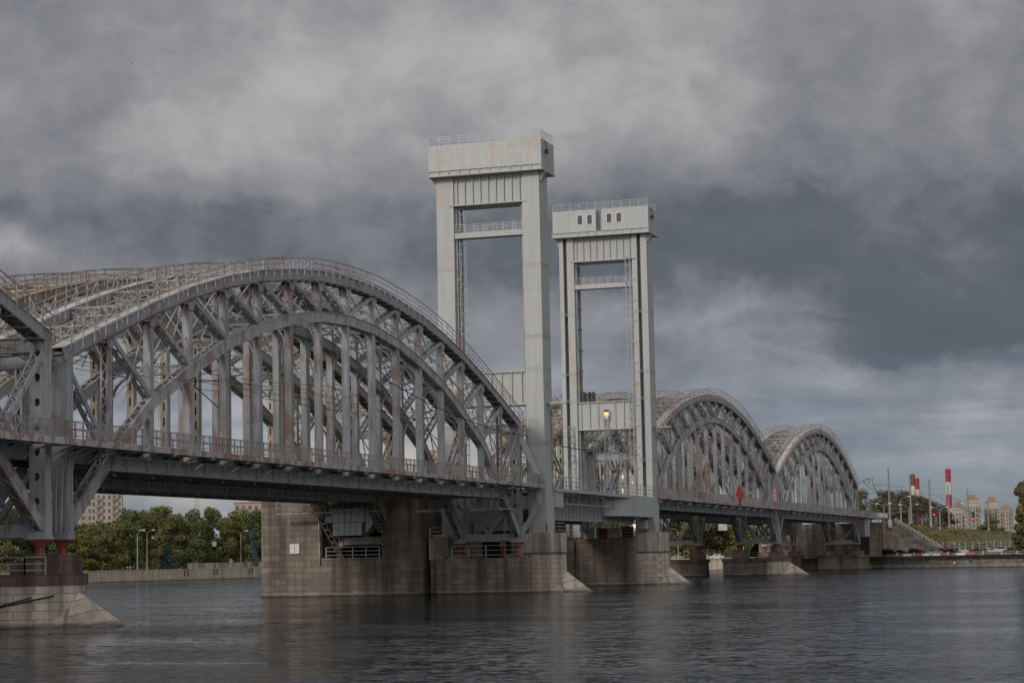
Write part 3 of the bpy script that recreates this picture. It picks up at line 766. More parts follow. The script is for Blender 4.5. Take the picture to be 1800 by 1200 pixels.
# ================================================================== LIFT TOWERS
XC = -3.52
def ladder(root, x, y, z0, z1, dirx, cage=True, sides=True):
    mb = MB()
    for s_ in (-1, 1): mb.beam(V(x, y + s_ * .24, z0), V(x, y + s_ * .24, z1), .06, .06)
    z = z0
    while z < z1: mb.box(x - .02, x + .02, y - .22, y + .22, z, z + .04); z += .45
    if cage:
        z = z0 + 2
        while z < z1:
            pts = [V(x + dirx * .75 * math.sin(t), y + .42 * math.cos(t), z) for t in [k * math.pi / 6 for k in range(7)]]
            for a, b in zip(pts, pts[1:]): mb.bar(a, b, .045, Z)
            z += 1.25
        for t in (.9, 1.57, 2.2): mb.beam(V(x + dirx * .75 * math.sin(t), y + .42 * math.cos(t), z0 + 2), V(x + dirx * .75 * math.sin(t), y + .42 * math.cos(t), z1), .03, .03)
    z = z0 + 1.5
    while z < z1: mb.box(min(x, x - dirx * .8), max(x, x - dirx * .8), y - .3, y - .25, z, z + .08); z += 3.1
    return part('ladder', mb, 'galv', root)
def tower(yf, label, far):
    root = thing('lift_tower', label, 'bridge tower', (XC, yf, 0), group='pair of portal lift towers')
    D = 3.5; H = 51.6
    legs = []
    for sg in (1, -1):
        mb = MB(); xo, xi = sg * 6.72, sg * 4.48; a, b = min(xo, xi), max(xo, xi)
        if not far:
            mb.box(a, b, 0, D, 7.15, H)
        else:
            if sg > 0: g0, g1 = 5.25, 5.80
            else: g0, g1 = -6.10, -5.55
            mb.box(a, g0, 0, .9, 7.15, H); mb.box(g1, b, 0, .9, 7.15, H); mb.box(a, b, .904, D, 7.15, H)
        leg = part('leg', mb, 'tower', root); legs.append(leg)
        for z in (18.1, 27.2, 31.2, 40.1):       # riveted splice bands
            mb = MB()
            for dz in (-.17, .17):
                k_ = 0.0
                while k_ < 2.2: mb.box(a + k_, a + k_ + .10, -.03, .01, z + dz - .05, z + dz + .05); k_ += .20
                k_ = 0.1
                while k_ < D: mb.box(b - .01, b + .03, k_, k_ + .10, z + dz - .05, z + dz + .05); k_ += .24
            mb.box(a - .012, b + .012, -.012, D + .012, z - .02, z + .02)
            part('splice_band', mb, 'steel_dark', leg)
        # edge strip / guide rail on the inner face
        mb = MB(); xg = xi - sg * .001
        mb.box(min(xg, xg - sg * .28), max(xg, xg - sg * .28), .5, 1.0, 12, H - 3.6); mb.box(min(xg, xg - sg * .18), max(xg, xg - sg * .18), 2.3, 2.8, 12, H - 3.6)
        z = 13
        while z < H - 5: mb.box(min(xg, xg - sg * .5), max(xg, xg - sg * .5), 1.05, 1.25, z, z + .22); z += 3.1
        part('guide_rail', mb, 'steel', leg)
        if far:
            mb = MB()
            for gx in (0.14, .28, .42): mb.beam(V(g0 + gx, .55, 10), V(g0 + gx, .55, H), .05, .05)
            part('hoist_rope', mb, 'darkgrey', leg)
        mb = MB(); n = 9        # curved corner bracket under the portal beam
        xb = xi; pz = 47.9
        for k in range(n - 1):
            t0, t1 = k * math.pi / 2 / (n - 1), (k + 1) * math.pi / 2 / (n - 1)
            x0 = 1.1 * (1 - math.cos(t0)); x1 = 1.1 * (1 - math.cos(t1)); z0 = pz - 2.3 + 2.3 * math.sin(t0); z1 = pz - 2.3 + 2.3 * math.sin(t1)
            mb.hexa([(p, q, z) for (p, q, z) in ((min(xb, xb - sg * x0), .9, z0), (max(xb, xb - sg * x0), .9, z0), (max(xb, xb - sg * x0), 1.3, z0), (min(xb, xb - sg * x0), 1.3, z0),
                     (min(xb, xb - sg * x1), .9, z1), (max(xb, xb - sg * x1), .9, z1), (max(xb, xb - sg * x1), 1.3, z1), (min(xb, xb - sg * x1), 1.3, z1))])
        part('corner_bracket', mb, 'tower', leg)
    # portal beam under the machine house
    mb = MB(); z0 = 48.1
    mb.box(-4.476, 4.476, .25, D - .25, z0, H); mb.box(-5.0, 5.0, -.1, D + .05, z0 - .14, z0 - .004)
    k = -4.0
    while k < 4.3: mb.box(k - .05, k + .05, .02, .246, z0, H); mb.box(k - .05, k + .05, D - .246, D - .02, z0, H); k += 1.02
    pb = part('portal_beam', mb, 'tower', root)
    # machine house with skirt, corbels and roof railing
    hx = 7.35; y0, y1 = -.95, D + 1.15
    mb = MB()
    if not far: mb.box(-hx, hx, y0, y1, 52.25, 55.6)
    else:
        mb.box(-hx, -.2 - .45, y0, y1, 52.25, 55.6); mb.box(.25, hx, y0, y1, 52.25, 55.6); mb.box(-.646, .246, y0 + 1.3, y1 - .01, 52.25, 55.2)
    house = part('machine_house', mb, 'tower_house' if not far else 'tower_house_far', root)
    mb = MB(); mb.box(-hx - .12, hx + .12, y0 - .18, y1 + .18, 51.62, 51.80); mb.box(-hx - .04, hx + .04, y0 - .04, y1 + .04, 51.804, 52.246)
    k = -hx
    while k <= hx + .01: mb.box(k - .06, k + .06, y0 - .2, y0 - .044, 51.804, 52.3); k += 1.336
    mb.box(-hx - .12, hx + .12, y0 - .2, y0 - .044, 52.304, 52.37)
    for sg in (-1, 1):
        mb.hexa([(sg * 6.725, .3, 50.4), (sg * 6.74 + sg * .05, .3, 50.4), (sg * 6.79, 1.0, 50.4), (sg * 6.725, 1.0, 50.4), (sg * 6.725, .3, 51.6), (sg * 7.5, .3, 51.6), (sg * 7.5, 1.0, 51.6), (sg * 6.725, 1.0, 51.6)])
    part('skirt', mb, 'tower_house_far', house)
    mb = MB(); hz = 55.6
    for xx in [-hx + .1 + i * (2 * hx - .2) / 11 for i in range(12)]:
        for yy in (y0 + .1, y1 - .1): mb.beam(V(xx, yy, hz), V(xx, yy, hz + 1.05), .055, .055)
    for yy in (y0 + 1.8, y0 + 3.5):
        for xx in (-hx + .1, hx - .1): mb.beam(V(xx, yy, hz), V(xx, yy, hz + 1.05), .055, .055)
    for h in (1.05, .72, .38):
        for yy in (y0 + .1, y1 - .1): mb.box(-hx + .1, hx - .1, yy - .025, yy + .025, hz + h - .025, hz + h + .025)
        for xx in (-hx + .1, hx - .1): mb.box(xx - .025, xx + .025, y0 + .13, y1 - .13, hz + h - .025, hz + h + .025)
    part('roof_railing', mb, 'galv', house)
    # small door and lamp bracket on the end wall
    mb = MB(); mb.box(hx + .002, hx + .05, 1.4, 2.4, 52.5, 54.5); part('door', mb, 'plate', house)
    mb = MB(); mb.beam(V(hx + .05, .7, 55.5), V(hx + .3, .7, 54.4), .08, .08); mb.box(hx + .1, hx + .45, .45, .95, 53.9, 54.35); part('wall_lamp', mb, 'darkgrey', house)
    if far:
        for k, xx in enumerate((-3.55, -2.05, .95, 2.45)):
            mb = MB(); f = .09; a, b, c, d = xx, xx + .92, 53.35, 54.9
            for q in ((a, b, c, c + f), (a, b, d - f, d), (a, a + f, c + f, d - f), (b - f, b, c + f, d - f)): mb.box(q[0], q[1], y0 - .06, y0 - .002, q[2], q[3])
            wf = part('window', mb, 'white_paint', house)
            mb = MB(); mb.box(a + f, b - f, y0 - .03, y0 - .004, c + f, d - f); part('pane', mb, 'window_glass', wf)
    # gallery bridge between the legs
    mb = MB(); mb.box(-4.476, 4.476, .3, 1.5, 44.25, 44.42); mb.box(-4.476, 4.476, .2, .296, 43.9, 44.6); mb.box(-4.476, 4.476, 1.504, 1.6, 43.9, 44.6)
    gal = part('gallery', mb, 'tower', root)
    mb = MB()
    for xx in [-4.4 + i * 8.8 / 7 for i in range(8)]: mb.beam(V(xx, .25, 44.6), V(xx, .25, 45.6), .055, .055); mb.beam(V(xx, 1.55, 44.6), V(xx, 1.55, 45.6), .055, .055)
    for h in (45.6, 45.25, 44.9):
        for yy in (.25, 1.55): mb.box(-4.45, 4.45, yy - .022, yy + .022, h - .022, h + .022)
    part('gallery_railing', mb, 'galv', gal)
    # lower cross beam
    mb = MB(); mb.box(-4.476, 4.476, .4, 2.6, 23.0, 26.9); mb.box(-4.6, 4.6, .15, 2.85, 26.904, 27.05); mb.box(-4.6, 4.6, .15, 2.85, 22.85, 22.996)
    k = -3.9
    while k < 4.2:
        if not (far and abs(k + .1) < .5): mb.box(k - .04, k + .04, .17, .396, 23.0, 26.9)
        k += 1.3
    lb = part('lower_beam', mb, 'tower', root)
    if far:
        mb = MB(); ol = []
        for cx, cz, t0 in ((.72, 25.55, 0), (.28, 25.55, 90), (.28, 24.55, 180), (.72, 24.55, 270)):
            for j in range(4): t = RAD(t0 + j * 30); ol.append((-.55 + cx + .3 * math.cos(t), cz + .34 * math.sin(t)))
        n0 = len(mb.v); m_ = len(ol)
        mb.v += [(x, .10, z) for x, z in ol] + [(x, .392, z) for x, z in ol]
        for j in range(m_): mb.face(n0 + j, n0 + (j + 1) % m_, n0 + m_ + (j + 1) % m_, n0 + m_ + j)
        mb.face(*[n0 + j for j in range(m_)])
        wf = part('porthole', mb, 'galv', lb)
        mb = MB(); mb.box(-.38, .28, .03, .096, 24.55, 25.45); part('reflection_pane', mb, 'reflection_glow', wf, 'porthole pane with a warm yellow sky reflection made to glow')  # emission stands in for bright sky reflected in the porthole glass
        mb = MB(); mb.box(-.40, .30, .02, .098, 25.5, 25.78); mb.box(-.38, .28, .0, .026, 24.85, 24.89); part('shade', mb, 'darkgrey', wf)
        mb = MB(); mb.beam(V(-.25, .05, 22.8), V(-.25, .05, 24.1), .09, .09); mb.beam(V(.15, .05, 22.8), V(.15, .05, 24.1), .09, .09); part('pipe', mb, 'galv', lb)
        mb = MB()      # machinery frames on the beam
        for xx in (-3.7, -3.0, -2.4):
            mb.box(xx, xx + .12, .8, 2.2, 27.06, 28.6); mb.box(xx - .3, xx + .5, 1.0, 1.6, 28.0, 28.3); mb.box(xx - .1, xx + .4, .9, 1.5, 27.3, 27.6)
        mb.box(-3.9, -2.1, .9, 1.0, 27.9, 28.0); part('rope_pulleys', mb, 'darkgrey', lb)
    if not far:
        ladder(root, -3.95 + .0, .9, 12.5, 47.8, 1)
    else:
        ladder(root, 4.15, -.1, 12.5, 48.5, -1)
        z = 13
        while z < 46: part('ladder_bracket', MB().box(-4.46, -3.7, 1.0, 1.2, z, z + .2), 'darkgrey', root); z += 3.1
    # jutting bracket platform on the camera side of the outer leg
    mb = MB(); mb.box(6.73, 9.4 if far else 9.2, 1.2, 2.2, 22.9, 23.1); mb.beam(V(6.75, 1.7, 25.6), V(8.6, 1.7, 23.15), .12, .12, Y)
    part('side_platform', mb, 'galv', root)
    mb = MB(); mb.box(6.74, 6.86, 2.8, 2.92, 12, 22.5); mb.box(6.74, 7.2, 2.7, 2.8, 12, 12.1); part('cable_pipe', mb, 'rusty', root)
    return root
t1 = tower(111.35, 'taller nearer pale grey lift tower, blank top housing streaked with peeling pink paint', False)
t2 = tower(166.2, 'farther pale grey lift tower with four small windows in its top housing', True)
# ================================================================== PIERS
def stadium(x0, x1, yc, r, n=12, both=False):
    """plan of a pier: square at x0, half round at x1 (outer end at x1)"""
    pts = [(x0, yc - r)]
    c = x1 - r
    for k in range(n + 1):
        t = -math.pi / 2 + math.pi * k / n; pts.append((c + r * math.cos(t), yc + r * math.sin(t)))
    pts.append((x0, yc + r)); return pts
def nose_mb(xa, yc, r, za, xt, zb=-.6):
    mb = MB(); n = 10; base = []
    for k in range(2 * n + 1):
        s = -1 + k / n; u = 1 - abs(s) ** 1.5
        base.append((xa - 1.6 + (xt - xa + 1.6 + .9) * u, yc + s * (r + .25), zb))
    mb.v.append((xa - .05, yc, za)); mb.v += base; mb.v.append((xa - 1.8, yc - r - .2, zb)); mb.v.append((xa - 1.8, yc + r + .2, zb))
    for k in range(2 * n): mb.face(0, 1 + k, 2 + k)
    mb.v.append((xa - 2.2, yc, za - .2))
    return mb
def pier_rail(pts, z, parent, h=1.15, post=1.7):
    mb = MB()
    for (x0, y0), (x1, y1) in zip(pts, pts[1:]):
        L = math.hypot(x1 - x0, y1 - y0); n = max(1, int(L / post))
        for k in range(n + 1):
            p = V(x0 + (x1 - x0) * k / n, y0 + (y1 - y0) * k / n, z); mb.beam(p, p + Z * h, .085, .085)
        for hh in (h, h * .62, h * .25): mb.beam(V(x0, y0, z + hh), V(x1, y1, z + hh), .05, .05, Z)
    return part('railing', mb, 'galv', parent)
def simple_pier(name, label, x0, x1, yc, r, ztop, xt, pads, rail=True, grp='granite piers in the river'):
    root = thing(name, label, 'bridge pier', (0, 0, 0), group=grp)
    mb = MB(); mb.prism(stadium(x0, x1, yc, r), -2, ztop - .75, .985, (x0, yc)); part('masonry_body', mb, 'granite', root)
    mb = MB(); mb.prism(stadium(x0 - .2, x1 + .12, yc, r + .14), ztop - .746, ztop); part('cap', mb, 'granite_red', root)
    if xt: 
        part('ice_breaker', nose_mb(x1 - .1, yc, r - .4, 2.5, xt + .3), 'stone_nose', root)
    for (a, b, c, d, z) in pads:
        mb = MB(); mb.box(a, b, c, d, ztop + .004, z); part('bearing_block', mb, 'bigstone', root)
    if rail: pier_rail([(x0 + .2, yc - r + .1), (x1 - r, yc - r + .1)], ztop, root)
    return root
p0 = simple_pier('bridge_pier', 'foreground stone pier at the lower left with a sagging cable on its side', -12, 2.6, -1.9, 4.1, 3.68, 6.1,
                 [(-1.1, 1.1, -1.3, 1.35, 4.61), (-1.1, 1.1, -5.0, -1.9, 4.61), (-8.4, -6.2, -1.3, 1.35, 4.61), (-8.4, -6.2, -5.0, -1.9, 4.61)])
pier_rail([(-1.5, -5.9), (.4, -5.5), (1.5, -4.6)], 3.68, p0, 1.2, 1.2)
mb = MB(); mb.prism(stadium(1.2, 2.45, -1.9, 2.6, 8), 3.684, 5.0, .98); part('end_parapet', mb, 'granite_red', p0)
# pale ashlar facing on the round end of the foreground pier
mb = MB(); mb.prism([(a, b) for a, b in stadium(-.6, 2.66, -1.9, 4.13, 14)], -2, 2.92, .99, (-.6, -1.9)); part('end_facing', mb, 'stone_light', p0)
mb = MB(); pts = []
for a in range(0, 11):
    t = a / 10; pts.append(V(-9.5 + 11.6 * t, -6.35 + 1.9 * t ** 6, .65 + 1.55 * t ** 1.5 - .15 * math.sin(math.pi * t)))
single('mooring_cable', mb.tube(pts, .06, 6).tube([V(-8, -6.25, .75), V(-2.6, -6.25, .9), V(-1.9, -6.2, 1.35), V(-.4, -6.1, 1.75), V(1.0, -5.6, 2.1)], .05, 5), 'cloth_dark', 'dark sagging cable slung along the side of the foreground pier', 'cable')

# ---- pier of the first tower
p1 = thing('bridge_pier', 'big stone pier carrying the first tall tower and the far end of the nearest arch', 'bridge pier', group='granite piers in the river')
mb = MB(); mb.box(-9.3, 1.6, 106.6, 117.5, -2, 4.3); mb.box(-10.7, -9.304, 108.2, 117.4, -2, 4.29); part('masonry_body', mb, 'granite', p1)
mb = MB(); mb.prism(stadium(1.55, 4.95, 113.4, 3.3, 14), -2, 4.8, .99, (1.5, 113.4)); part('round_end', mb, 'stone_light', p1)
mb = MB(); mb.prism(stadium(-.2, 5.0, 113.4, 3.25, 14), 4.86, 7.2); part('tower_pedestal', mb, 'concrete', p1)
mb = MB(); mb.prism(stadium(-.2, 5.12, 113.4, 3.4, 14), 4.70, 4.856); part('ledge', mb, 'granite_red', p1)
part('side_block', MB().box(-10.8, -9.0, 108.1, 110.79, 4.304, 6.9), 'concrete', p1); part('tower_pedestal', MB().box(-11.2, -7.8, 110.8, 117.3, 4.304, 7.2), 'concrete', p1)
part('ice_breaker', nose_mb(4.6, 113.4, 3.1, 2.9, 8.2), 'stone_nose', p1)
for (a, b, c, d) in ((-1.3, 1.5, 108.2, 110.5), (-8.6, -6.1, 108.2, 110.5)):
    mb = MB(); mb.box(a, b, c, d, 4.304, 4.61); part('bearing_block', mb, 'bigstone', p1)
pier_rail([(-7.4, 106.75), (-.9, 106.75), (1.4, 106.75)], 4.3, p1, 1.5); pier_rail([(-.1, 110.3), (1.7, 110.3)], 7.2, p1, 1.2); pier_rail([(-10.7, 108.3), (-9.1, 108.3)], 6.9, p1, 1.2)
pr_ = [(1.6 + 3.3 * math.cos(t), 113.4 + 3.1 * math.sin(t)) for t in (-1.5, -1.0, -.5, 0, .5, 1.0)]
pier_rail(pr_, 7.2, p1, 1.2)
# housing of the span locks between the bearings
hs = thing('lock_housing', 'grey panelled steel housing between the bearings under the right end of the nearest arch', 'housing', (0, 0, 0))
mb = MB(); mb.box(-5.5, -1.9, 110.3, 112.6, 7.6, 10.2); part('panel_box', mb, 'plate', hs)
mb = MB(); mb.box(-5.7, -1.7, 110.1, 110.296, 10.2, 10.4); mb.box(-5.66, -5.5, 110.1, 110.3, 4.5, 10.2); mb.box(-1.9, -1.74, 110.1, 110.3, 4.5, 10.2); mb.box(-3.72, -3.66, 110.27, 110.296, 7.6, 10.2); mb.beam(V(-5.6, 110.0, 12.2), V(-3.7, 110.0, 10.5), .15, .15, Y); mb.beam(V(-1.8, 110.0, 12.2), V(-3.6, 110.0, 10.5), .15, .15, Y)
part('frame', mb, 'steel', hs)
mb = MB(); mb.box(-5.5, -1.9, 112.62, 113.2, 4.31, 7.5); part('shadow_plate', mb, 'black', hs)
for xx in (-5.3, -1.5):
    g = MB(); g.box(xx - .2, xx + .2, 108.6, 109.2, 4.31, 6.4); g.box(xx - .34, xx + .02, 108.5, 108.59, 5.6, 6.3); g.box(xx - .02, xx + .34, 108.5, 108.59, 4.6, 5.3)
    part('buffer', g, 'orange_rust', hs, 'rusty orange buffer')
# maintenance platforms under the arch end
mb = MB()
for x0, x1, y0, y1 in ((-9.2, 1.0, 99.5, 100.6), (-1.2, 1.1, 100.6, 106)):
    mb.box(x0, x1, y0, y1, 9.9, 10.02); mb.box(x0, x1, y0 - .05, y0, 9.8, 10.1)
    x_ = x0
    while x_ <= x1: mb.beam(V(x_, y0, 10.0), V(x_, y0, 11.3), .07, .07); x_ += .85
    for h in (11.3, 10.7): mb.box(x0, x1, y0 - .03, y0 + .03, h - .03, h + .03)
for x_ in (-9, -5, -.2, .8): mb.beam(V(x_, 100, 10), V(x_, 100, 11.3), .12, .12)
part('maintenance_platform', mb, 'rusty', arch)

# ---- pier of the second tower
p2 = thing('bridge_pier', 'stone pier carrying the second tower, its flat brown wall streaked with rust', 'bridge pier', group='granite piers in the river')
mb = MB(); mb.box(-13.4, .9, 163.2, 176.0, -2, 6.9); part('masonry_body', mb, 'granite', p2)
mb = MB(); mb.prism(stadium(.85, 4.95, 168.0, 3.5, 14), -2, 4.8, .99, (.8, 168)); part('round_end', mb, 'stone_light', p2)
mb = MB(); mb.prism(stadium(.91, 5.0, 168.0, 3.45, 14), 4.86, 7.65); part('tower_pedestal', mb, 'concrete', p2)
mb = MB(); mb.prism(stadium(.91, 5.12, 168.0, 3.6, 14), 4.70, 4.856); part('ledge', mb, 'granite_red', p2)
part('ice_breaker', nose_mb(4.6, 168.0, 3.2, 2.9, 8.2), 'stone_nose', p2)
mb = MB(); mb.box(-9.9, -8.0, 162.6, 163.196, -2, 6.6); part('buttress', mb, 'granite', p2)
pier_rail([(-9.8, 163.4), (.8, 163.4)], 6.9, p2, 1.25); pier_rail([(1.8 + 3.1 * math.cos(t), 168 + 3.3 * math.sin(t)) for t in (-1.5, -1.0, -.5, 0, .5, 1.0)], 7.65, p2, 1.2)
part('span_seat', MB().box(-1.4, .2, 165, 166, 6.9, 8.5), 'seat_red', p2); part('span_seat', MB().box(-5.2, -3.8, 165, 166, 6.9, 8.4), 'seat_red', p2)
mb = MB()
for xx in (-7.6, -5.9, -2.6, 1.0): mb.beam(V(xx, 164, 6.9), V(xx + .9, 164.2, 9.0), .14, .14, Y)
part('strut', mb, 'steel', p2); part('span_lock', MB().box(-7, -6, 164.5, 166, 6.9, 8.4), 'steel', p2); part('span_lock', MB().box(-3, -2, 164.5, 166, 6.9, 8.4), 'steel', p2); part('cabinet', MB().box(1.2, 2.6, 163.6, 165.2, 8.1, 9.4), 'steel', p2)
ts = simple_pier('bridge_pier', 'middle stone pier between the two far grey arches, with a small pale ice breaker', -10, 2.7, 280.9, 4.0, 3.45, 6.3,
            [(-1.2, 1.2, 278.6, 280.9, 4.61), (-1.2, 1.2, 281.1, 283.2, 4.61), (-8.5, -6.0, 278.6, 280.9, 4.61), (-8.5, -6.0, 281.1, 283.2, 4.61)])
mb = MB(); mb.prism([(a, b) for a, b in stadium(-.3, 2.76, 280.9, 4.03, 14)], -2, 2.68, .99, (-.6, 280.9)); part('end_facing', mb, 'stone_light', ts)
simple_pier('bridge_pier', 'brown stone pier of the rear bridge, standing alone left of the middle pier', -25.2, -13.6, 280.9, 4.0, 3.45, 0,
            [(-17.1, -14.7, 278.6, 283.2, 4.61), (-24.4, -22.0, 278.6, 283.2, 4.61)])
simple_pier('bridge_pier', 'low brown stone pier under the end of the last arch, at the right quay', -9.4, 2.7, 391.5, 3.6, 3.6, 0,
            [(-1.3, 1.3, 389.6, 392.5, 4.61), (-8.6, -6.0, 389.6, 392.5, 4.61)], rail=False)
simple_pier('bridge_pier', 'brown pier of the rear bridge at the right bank, half hidden by parked vehicles', -25.2, -13.6, 391.5, 3.6, 3.6, 0, [(-17.1, -14.7, 389.6, 392.5, 4.61), (-24.4, -22.0, 389.6, 392.5, 4.61)], rail=False)

# ---- huge granite machinery pier of the rear bridge
bp = thing('granite_pier', 'huge brown granite pier block with a dark recess and a small white hatch', 'bridge pier', (1.35, 0, 0))
yf, yb = 106.0, 134.0
mb = MB(); mb.box(-33.4, -25.4, yf, yb, -2, 12.5); part('left_block', mb, 'bigstone', bp)
mb = MB()
ol = [(-17.5, yf)] + [(-15.6 + 3.0 * math.cos(t), yf + 3.0 + 3.0 * math.sin(t)) for t in [-math.pi / 2 + k * math.pi / 16 for k in range(9)]] + [(-12.6, yb), (-17.5, yb)]
mb.prism(ol, -2, 12.6); part('right_block', mb, 'bigstone', bp)
mb = MB(); mb.box(-25.396, -17.504, yf + .02, yf + 8, -2, 4.7); part('recess_wall', mb, 'bigstone', bp)
mb = MB(); mb.box(-25.396, -22.3, yb - 3, yb, 4.7, 12.4); mb.box(-20.3, -17.504, yb - 3, yb, 4.7, 12.4); mb.box(-22.3, -20.3, yb - 3, yb, 4.7, 6.4); mb.box(-22.3, -20.3, yb - 3, yb, 8.4, 12.4); mb.box(-25.39, -17.51, yf + 8, yb - 3, 4.2, 4.5); part('back_wall', mb, 'bigstone', bp)
mb = MB(); mb.box(-25.39, -17.51, yf + .6, yb - .1, 11.2, 12.3); part('recess_roof', mb, 'bigstone', bp)
mb = MB(); mb.box(-29.6, -28.2, yf - .12, yf - .002, 5.3, 6.6); h = part('hatch_frame', mb, 'concrete', bp)
mb = MB(); mb.box(-29.5, -28.93, yf - .16, yf - .124, 5.38, 6.5); mb.box(-28.87, -28.3, yf - .16, yf - .124, 5.38, 6.5); part('hatch_door', mb, 'white_paint', h)
mb = MB(); mb.box(-33.55, -12.9, yf - .15, yf - .01, -.2, .35); part('plinth', mb, 'bigstone', bp)
pier_rail([(-24.9, yf + .3), (-17.9, yf + .3)], 4.7, bp, 1.3)
mb = MB(); 
for z in (5.2, 9.6): mb.box(-25.9, -25.39, yf - .3, yf - .05, z, z + .12)
mb.beam(V(-25.6, yf - .2, 3.9), V(-25.6, yf - .2, 10.4), .12, .12); part('pipe', mb, 'rusty', bp)
cw = thing('counterweight', 'pale panelled counterweight blocks hanging in the dark recess of the granite pier', 'counterweight', (1.35, 0, 0))
for (x0, x1, n, z0, z1) in ((-24.6, -19.4, 6, 9.0, 10.7), (-23.6, -19.8, 5, 7.4, 8.94)):
    for k in range(n):
        mb = MB(); a = x0 + (x1 - x0) * k / n; b = x0 + (x1 - x0) * (k + 1) / n - .06
        mb.box(a, b, yf - .6, yf + 2.2, z0, z1); part('block', mb, 'plate', cw)
mb = MB(); mb.hexa([(-19.38, yf - .5, 7.6), (-18.5, yf - .5, 8.6), (-18.5, yf + 2, 8.6), (-19.38, yf + 2, 7.6), (-19.38, yf - .5, 10.6), (-18.2, yf - .5, 10.6), (-18.2, yf + 2, 10.6), (-19.38, yf + 2, 10.6)]); part('side_cheek', mb, 'steel_dark', cw)
sl = MB()
for (xa, za, xb, zb) in ((-26.2, 11.6, -22.6, 4.7), (-19.3, 11.6, -17.3, 7.6)):
    pts = [V(xa, yf - .9, za), V(xb, yf - .4, zb)]
    sl.beam(pts[0] + V(-.3, 0, 0), pts[1] + V(-.3, 0, 0), .12, .14, Y); sl.beam(pts[0] + V(.3, 0, 0), pts[1] + V(.3, 0, 0), .12, .14, Y)
    for k in range(9): q = pts[0].lerp(pts[1], (k + .5) / 9); sl.box(q.x - .3, q.x + .3, q.y - .06, q.y + .06, q.z - .12, q.z + .12)
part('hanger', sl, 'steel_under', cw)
mb = MB(); mb.box(-30.2, -16.2, yf - 2.6, yf - 1.9, 10.1, 10.25)
x_ = -30.2
while x_ <= -16.2: mb.beam(V(x_, yf - 2.6, 10.2), V(x_, yf - 2.6, 11.6), .07, .07); x_ += .8
for h in (11.6, 10.9): mb.box(-30.2, -16.2, yf - 2.63, yf - 2.57, h - .03, h + .03)
single('maintenance_platform', mb, 'rusty', 'thin rusty railed platform under the rear bridge, in front of the granite pier recess', 'platform', loc=(1.35, 0, 0))
bp2 = MB(); bp2.box(-34, -12.9, 165, 190, -2, 12.4)
single('granite_pier', bp2, 'bigstone', 'second granite block of the rear bridge, just showing between the two tower piers', 'bridge pier')

# ---- lattice signal masts on the lift span, wires
def lattice_mast(x, y, z0, z1, w_, label, cat='mast', grp=None, arm=0, mat='galv'):
    mb = MB()
    for a in (-1, 1):
        for b in (-1, 1): mb.beam(V(x + a * w_, y + b * w_, z0), V(x + a * w_ * .7, y + b * w_ * .7, z1), .07, .07)
    n = int((z1 - z0) / .8)
    for k in range(n):
        za, zb = z0 + (z1 - z0) * k / n, z0 + (z1 - z0) * (k + 1) / n; f = 1 - .3 * k / n
        for b in (-1, 1):
            s_ = 1 if k % 2 else -1
            mb.beam(V(x + s_ * w_ * f, y + b * w_ * f, za), V(x - s_ * w_ * f, y + b * w_ * f, zb), .045, .045, Y)
            mb.beam(V(x + b * w_ * f, y - s_ * w_ * f, za), V(x + b * w_ * f, y + s_ * w_ * f, zb), .045, .045)
    o = single('lattice_mast', mb, mat, label, cat, grp)
    if arm:
        a = MB(); a.beam(V(x, y, z1 - .1), V(x - arm, y, z1 - .1), .1, .1); a.beam(V(x, y, z1 - 1.2), V(x - arm, y, z1 - .2), .06, .06); a.beam(V(x, y, z1 - 2.2), V(x - arm * .8, y, z1 - 1.9), .06, .06); part('cross_arm', a, mat, o)
    return o
for x, y, z1, arm, lab in ((2.2, 127.2, 21.0, 5.5, 'zigzag lattice mast with a long top arm, closest to the first tower'), (2.2, 131.5, 17.8, 0, 'shorter zigzag lattice mast next to the armed mast on the lift span'),
                    (2.2, 144.8, 23.4, 0, 'tallest zigzag lattice mast, rising to the yellow reflecting porthole of the second tower'), (2.2, 153.2, 18.6, 3, 'zigzag lattice mast closest to the second tower on the lift span')):
    lattice_mast(x, y, 12.56, z1, .42, lab, 'mast', 'lattice masts along the lift span', arm)
def wire(name, pts, r, label, grp='overhead wires'):
    return single(name, MB().tube(pts, r, 4), 'black', label, 'wire', grp)
def sag(p, q, s, n=12): return [V(*p).lerp(V(*q), k / n) - Z * (s * 4 * (k / n) * (1 - k / n)) for k in range(n + 1)]
for x, z, lab in ((-1.9, 19.6, 'contact wire on the right hand track of the near bridge'), (-5.1, 19.6, 'contact wire on the left hand track of the near bridge'),
                  (-1.9, 21.2, 'upper catenary wire of the right hand track, above the contact wire'), (-5.1, 21.2, 'upper catenary wire of the left hand track, above the contact wire')):
    P = []
    for k in range(-2, 8):
        P += sag((x, k * 55, z), (x, k * 55 + 55, z), .9 if z > 20 else .1, 6)[:-1]
    wire('overhead_wire', P, .03, lab)
wire('power_cable', sag((1.3, 62, 22.3), (1.1, 113, 19.0), 1.0) , .05, 'thick dark cable dropping through the right half of the nearest arch to the first tower')
wire('power_cable', sag((3.3, 114.8, 18.2), (2.2, 144.8, 18.7), .35) + sag((2.2, 144.8, 18.7), (1.2, 166.2, 19.0), .4), .05, 'thick dark cable swinging from the first tower to the lattice masts')
wire('power_cable', sag((.6, 0, 18.9), (.6, 27, 19.6), .5) + sag((.6, 27, 19.6), (.6, 62, 20.6), .5), .02, 'thin cable strung across the posts of the nearest arch')
wire('power_cable', sag((.6, 190, 22.5), (.6, 262, 17.5), 1.2), .022, 'thin dark cable across the posts of the third grey arch')
cant = MB(); 
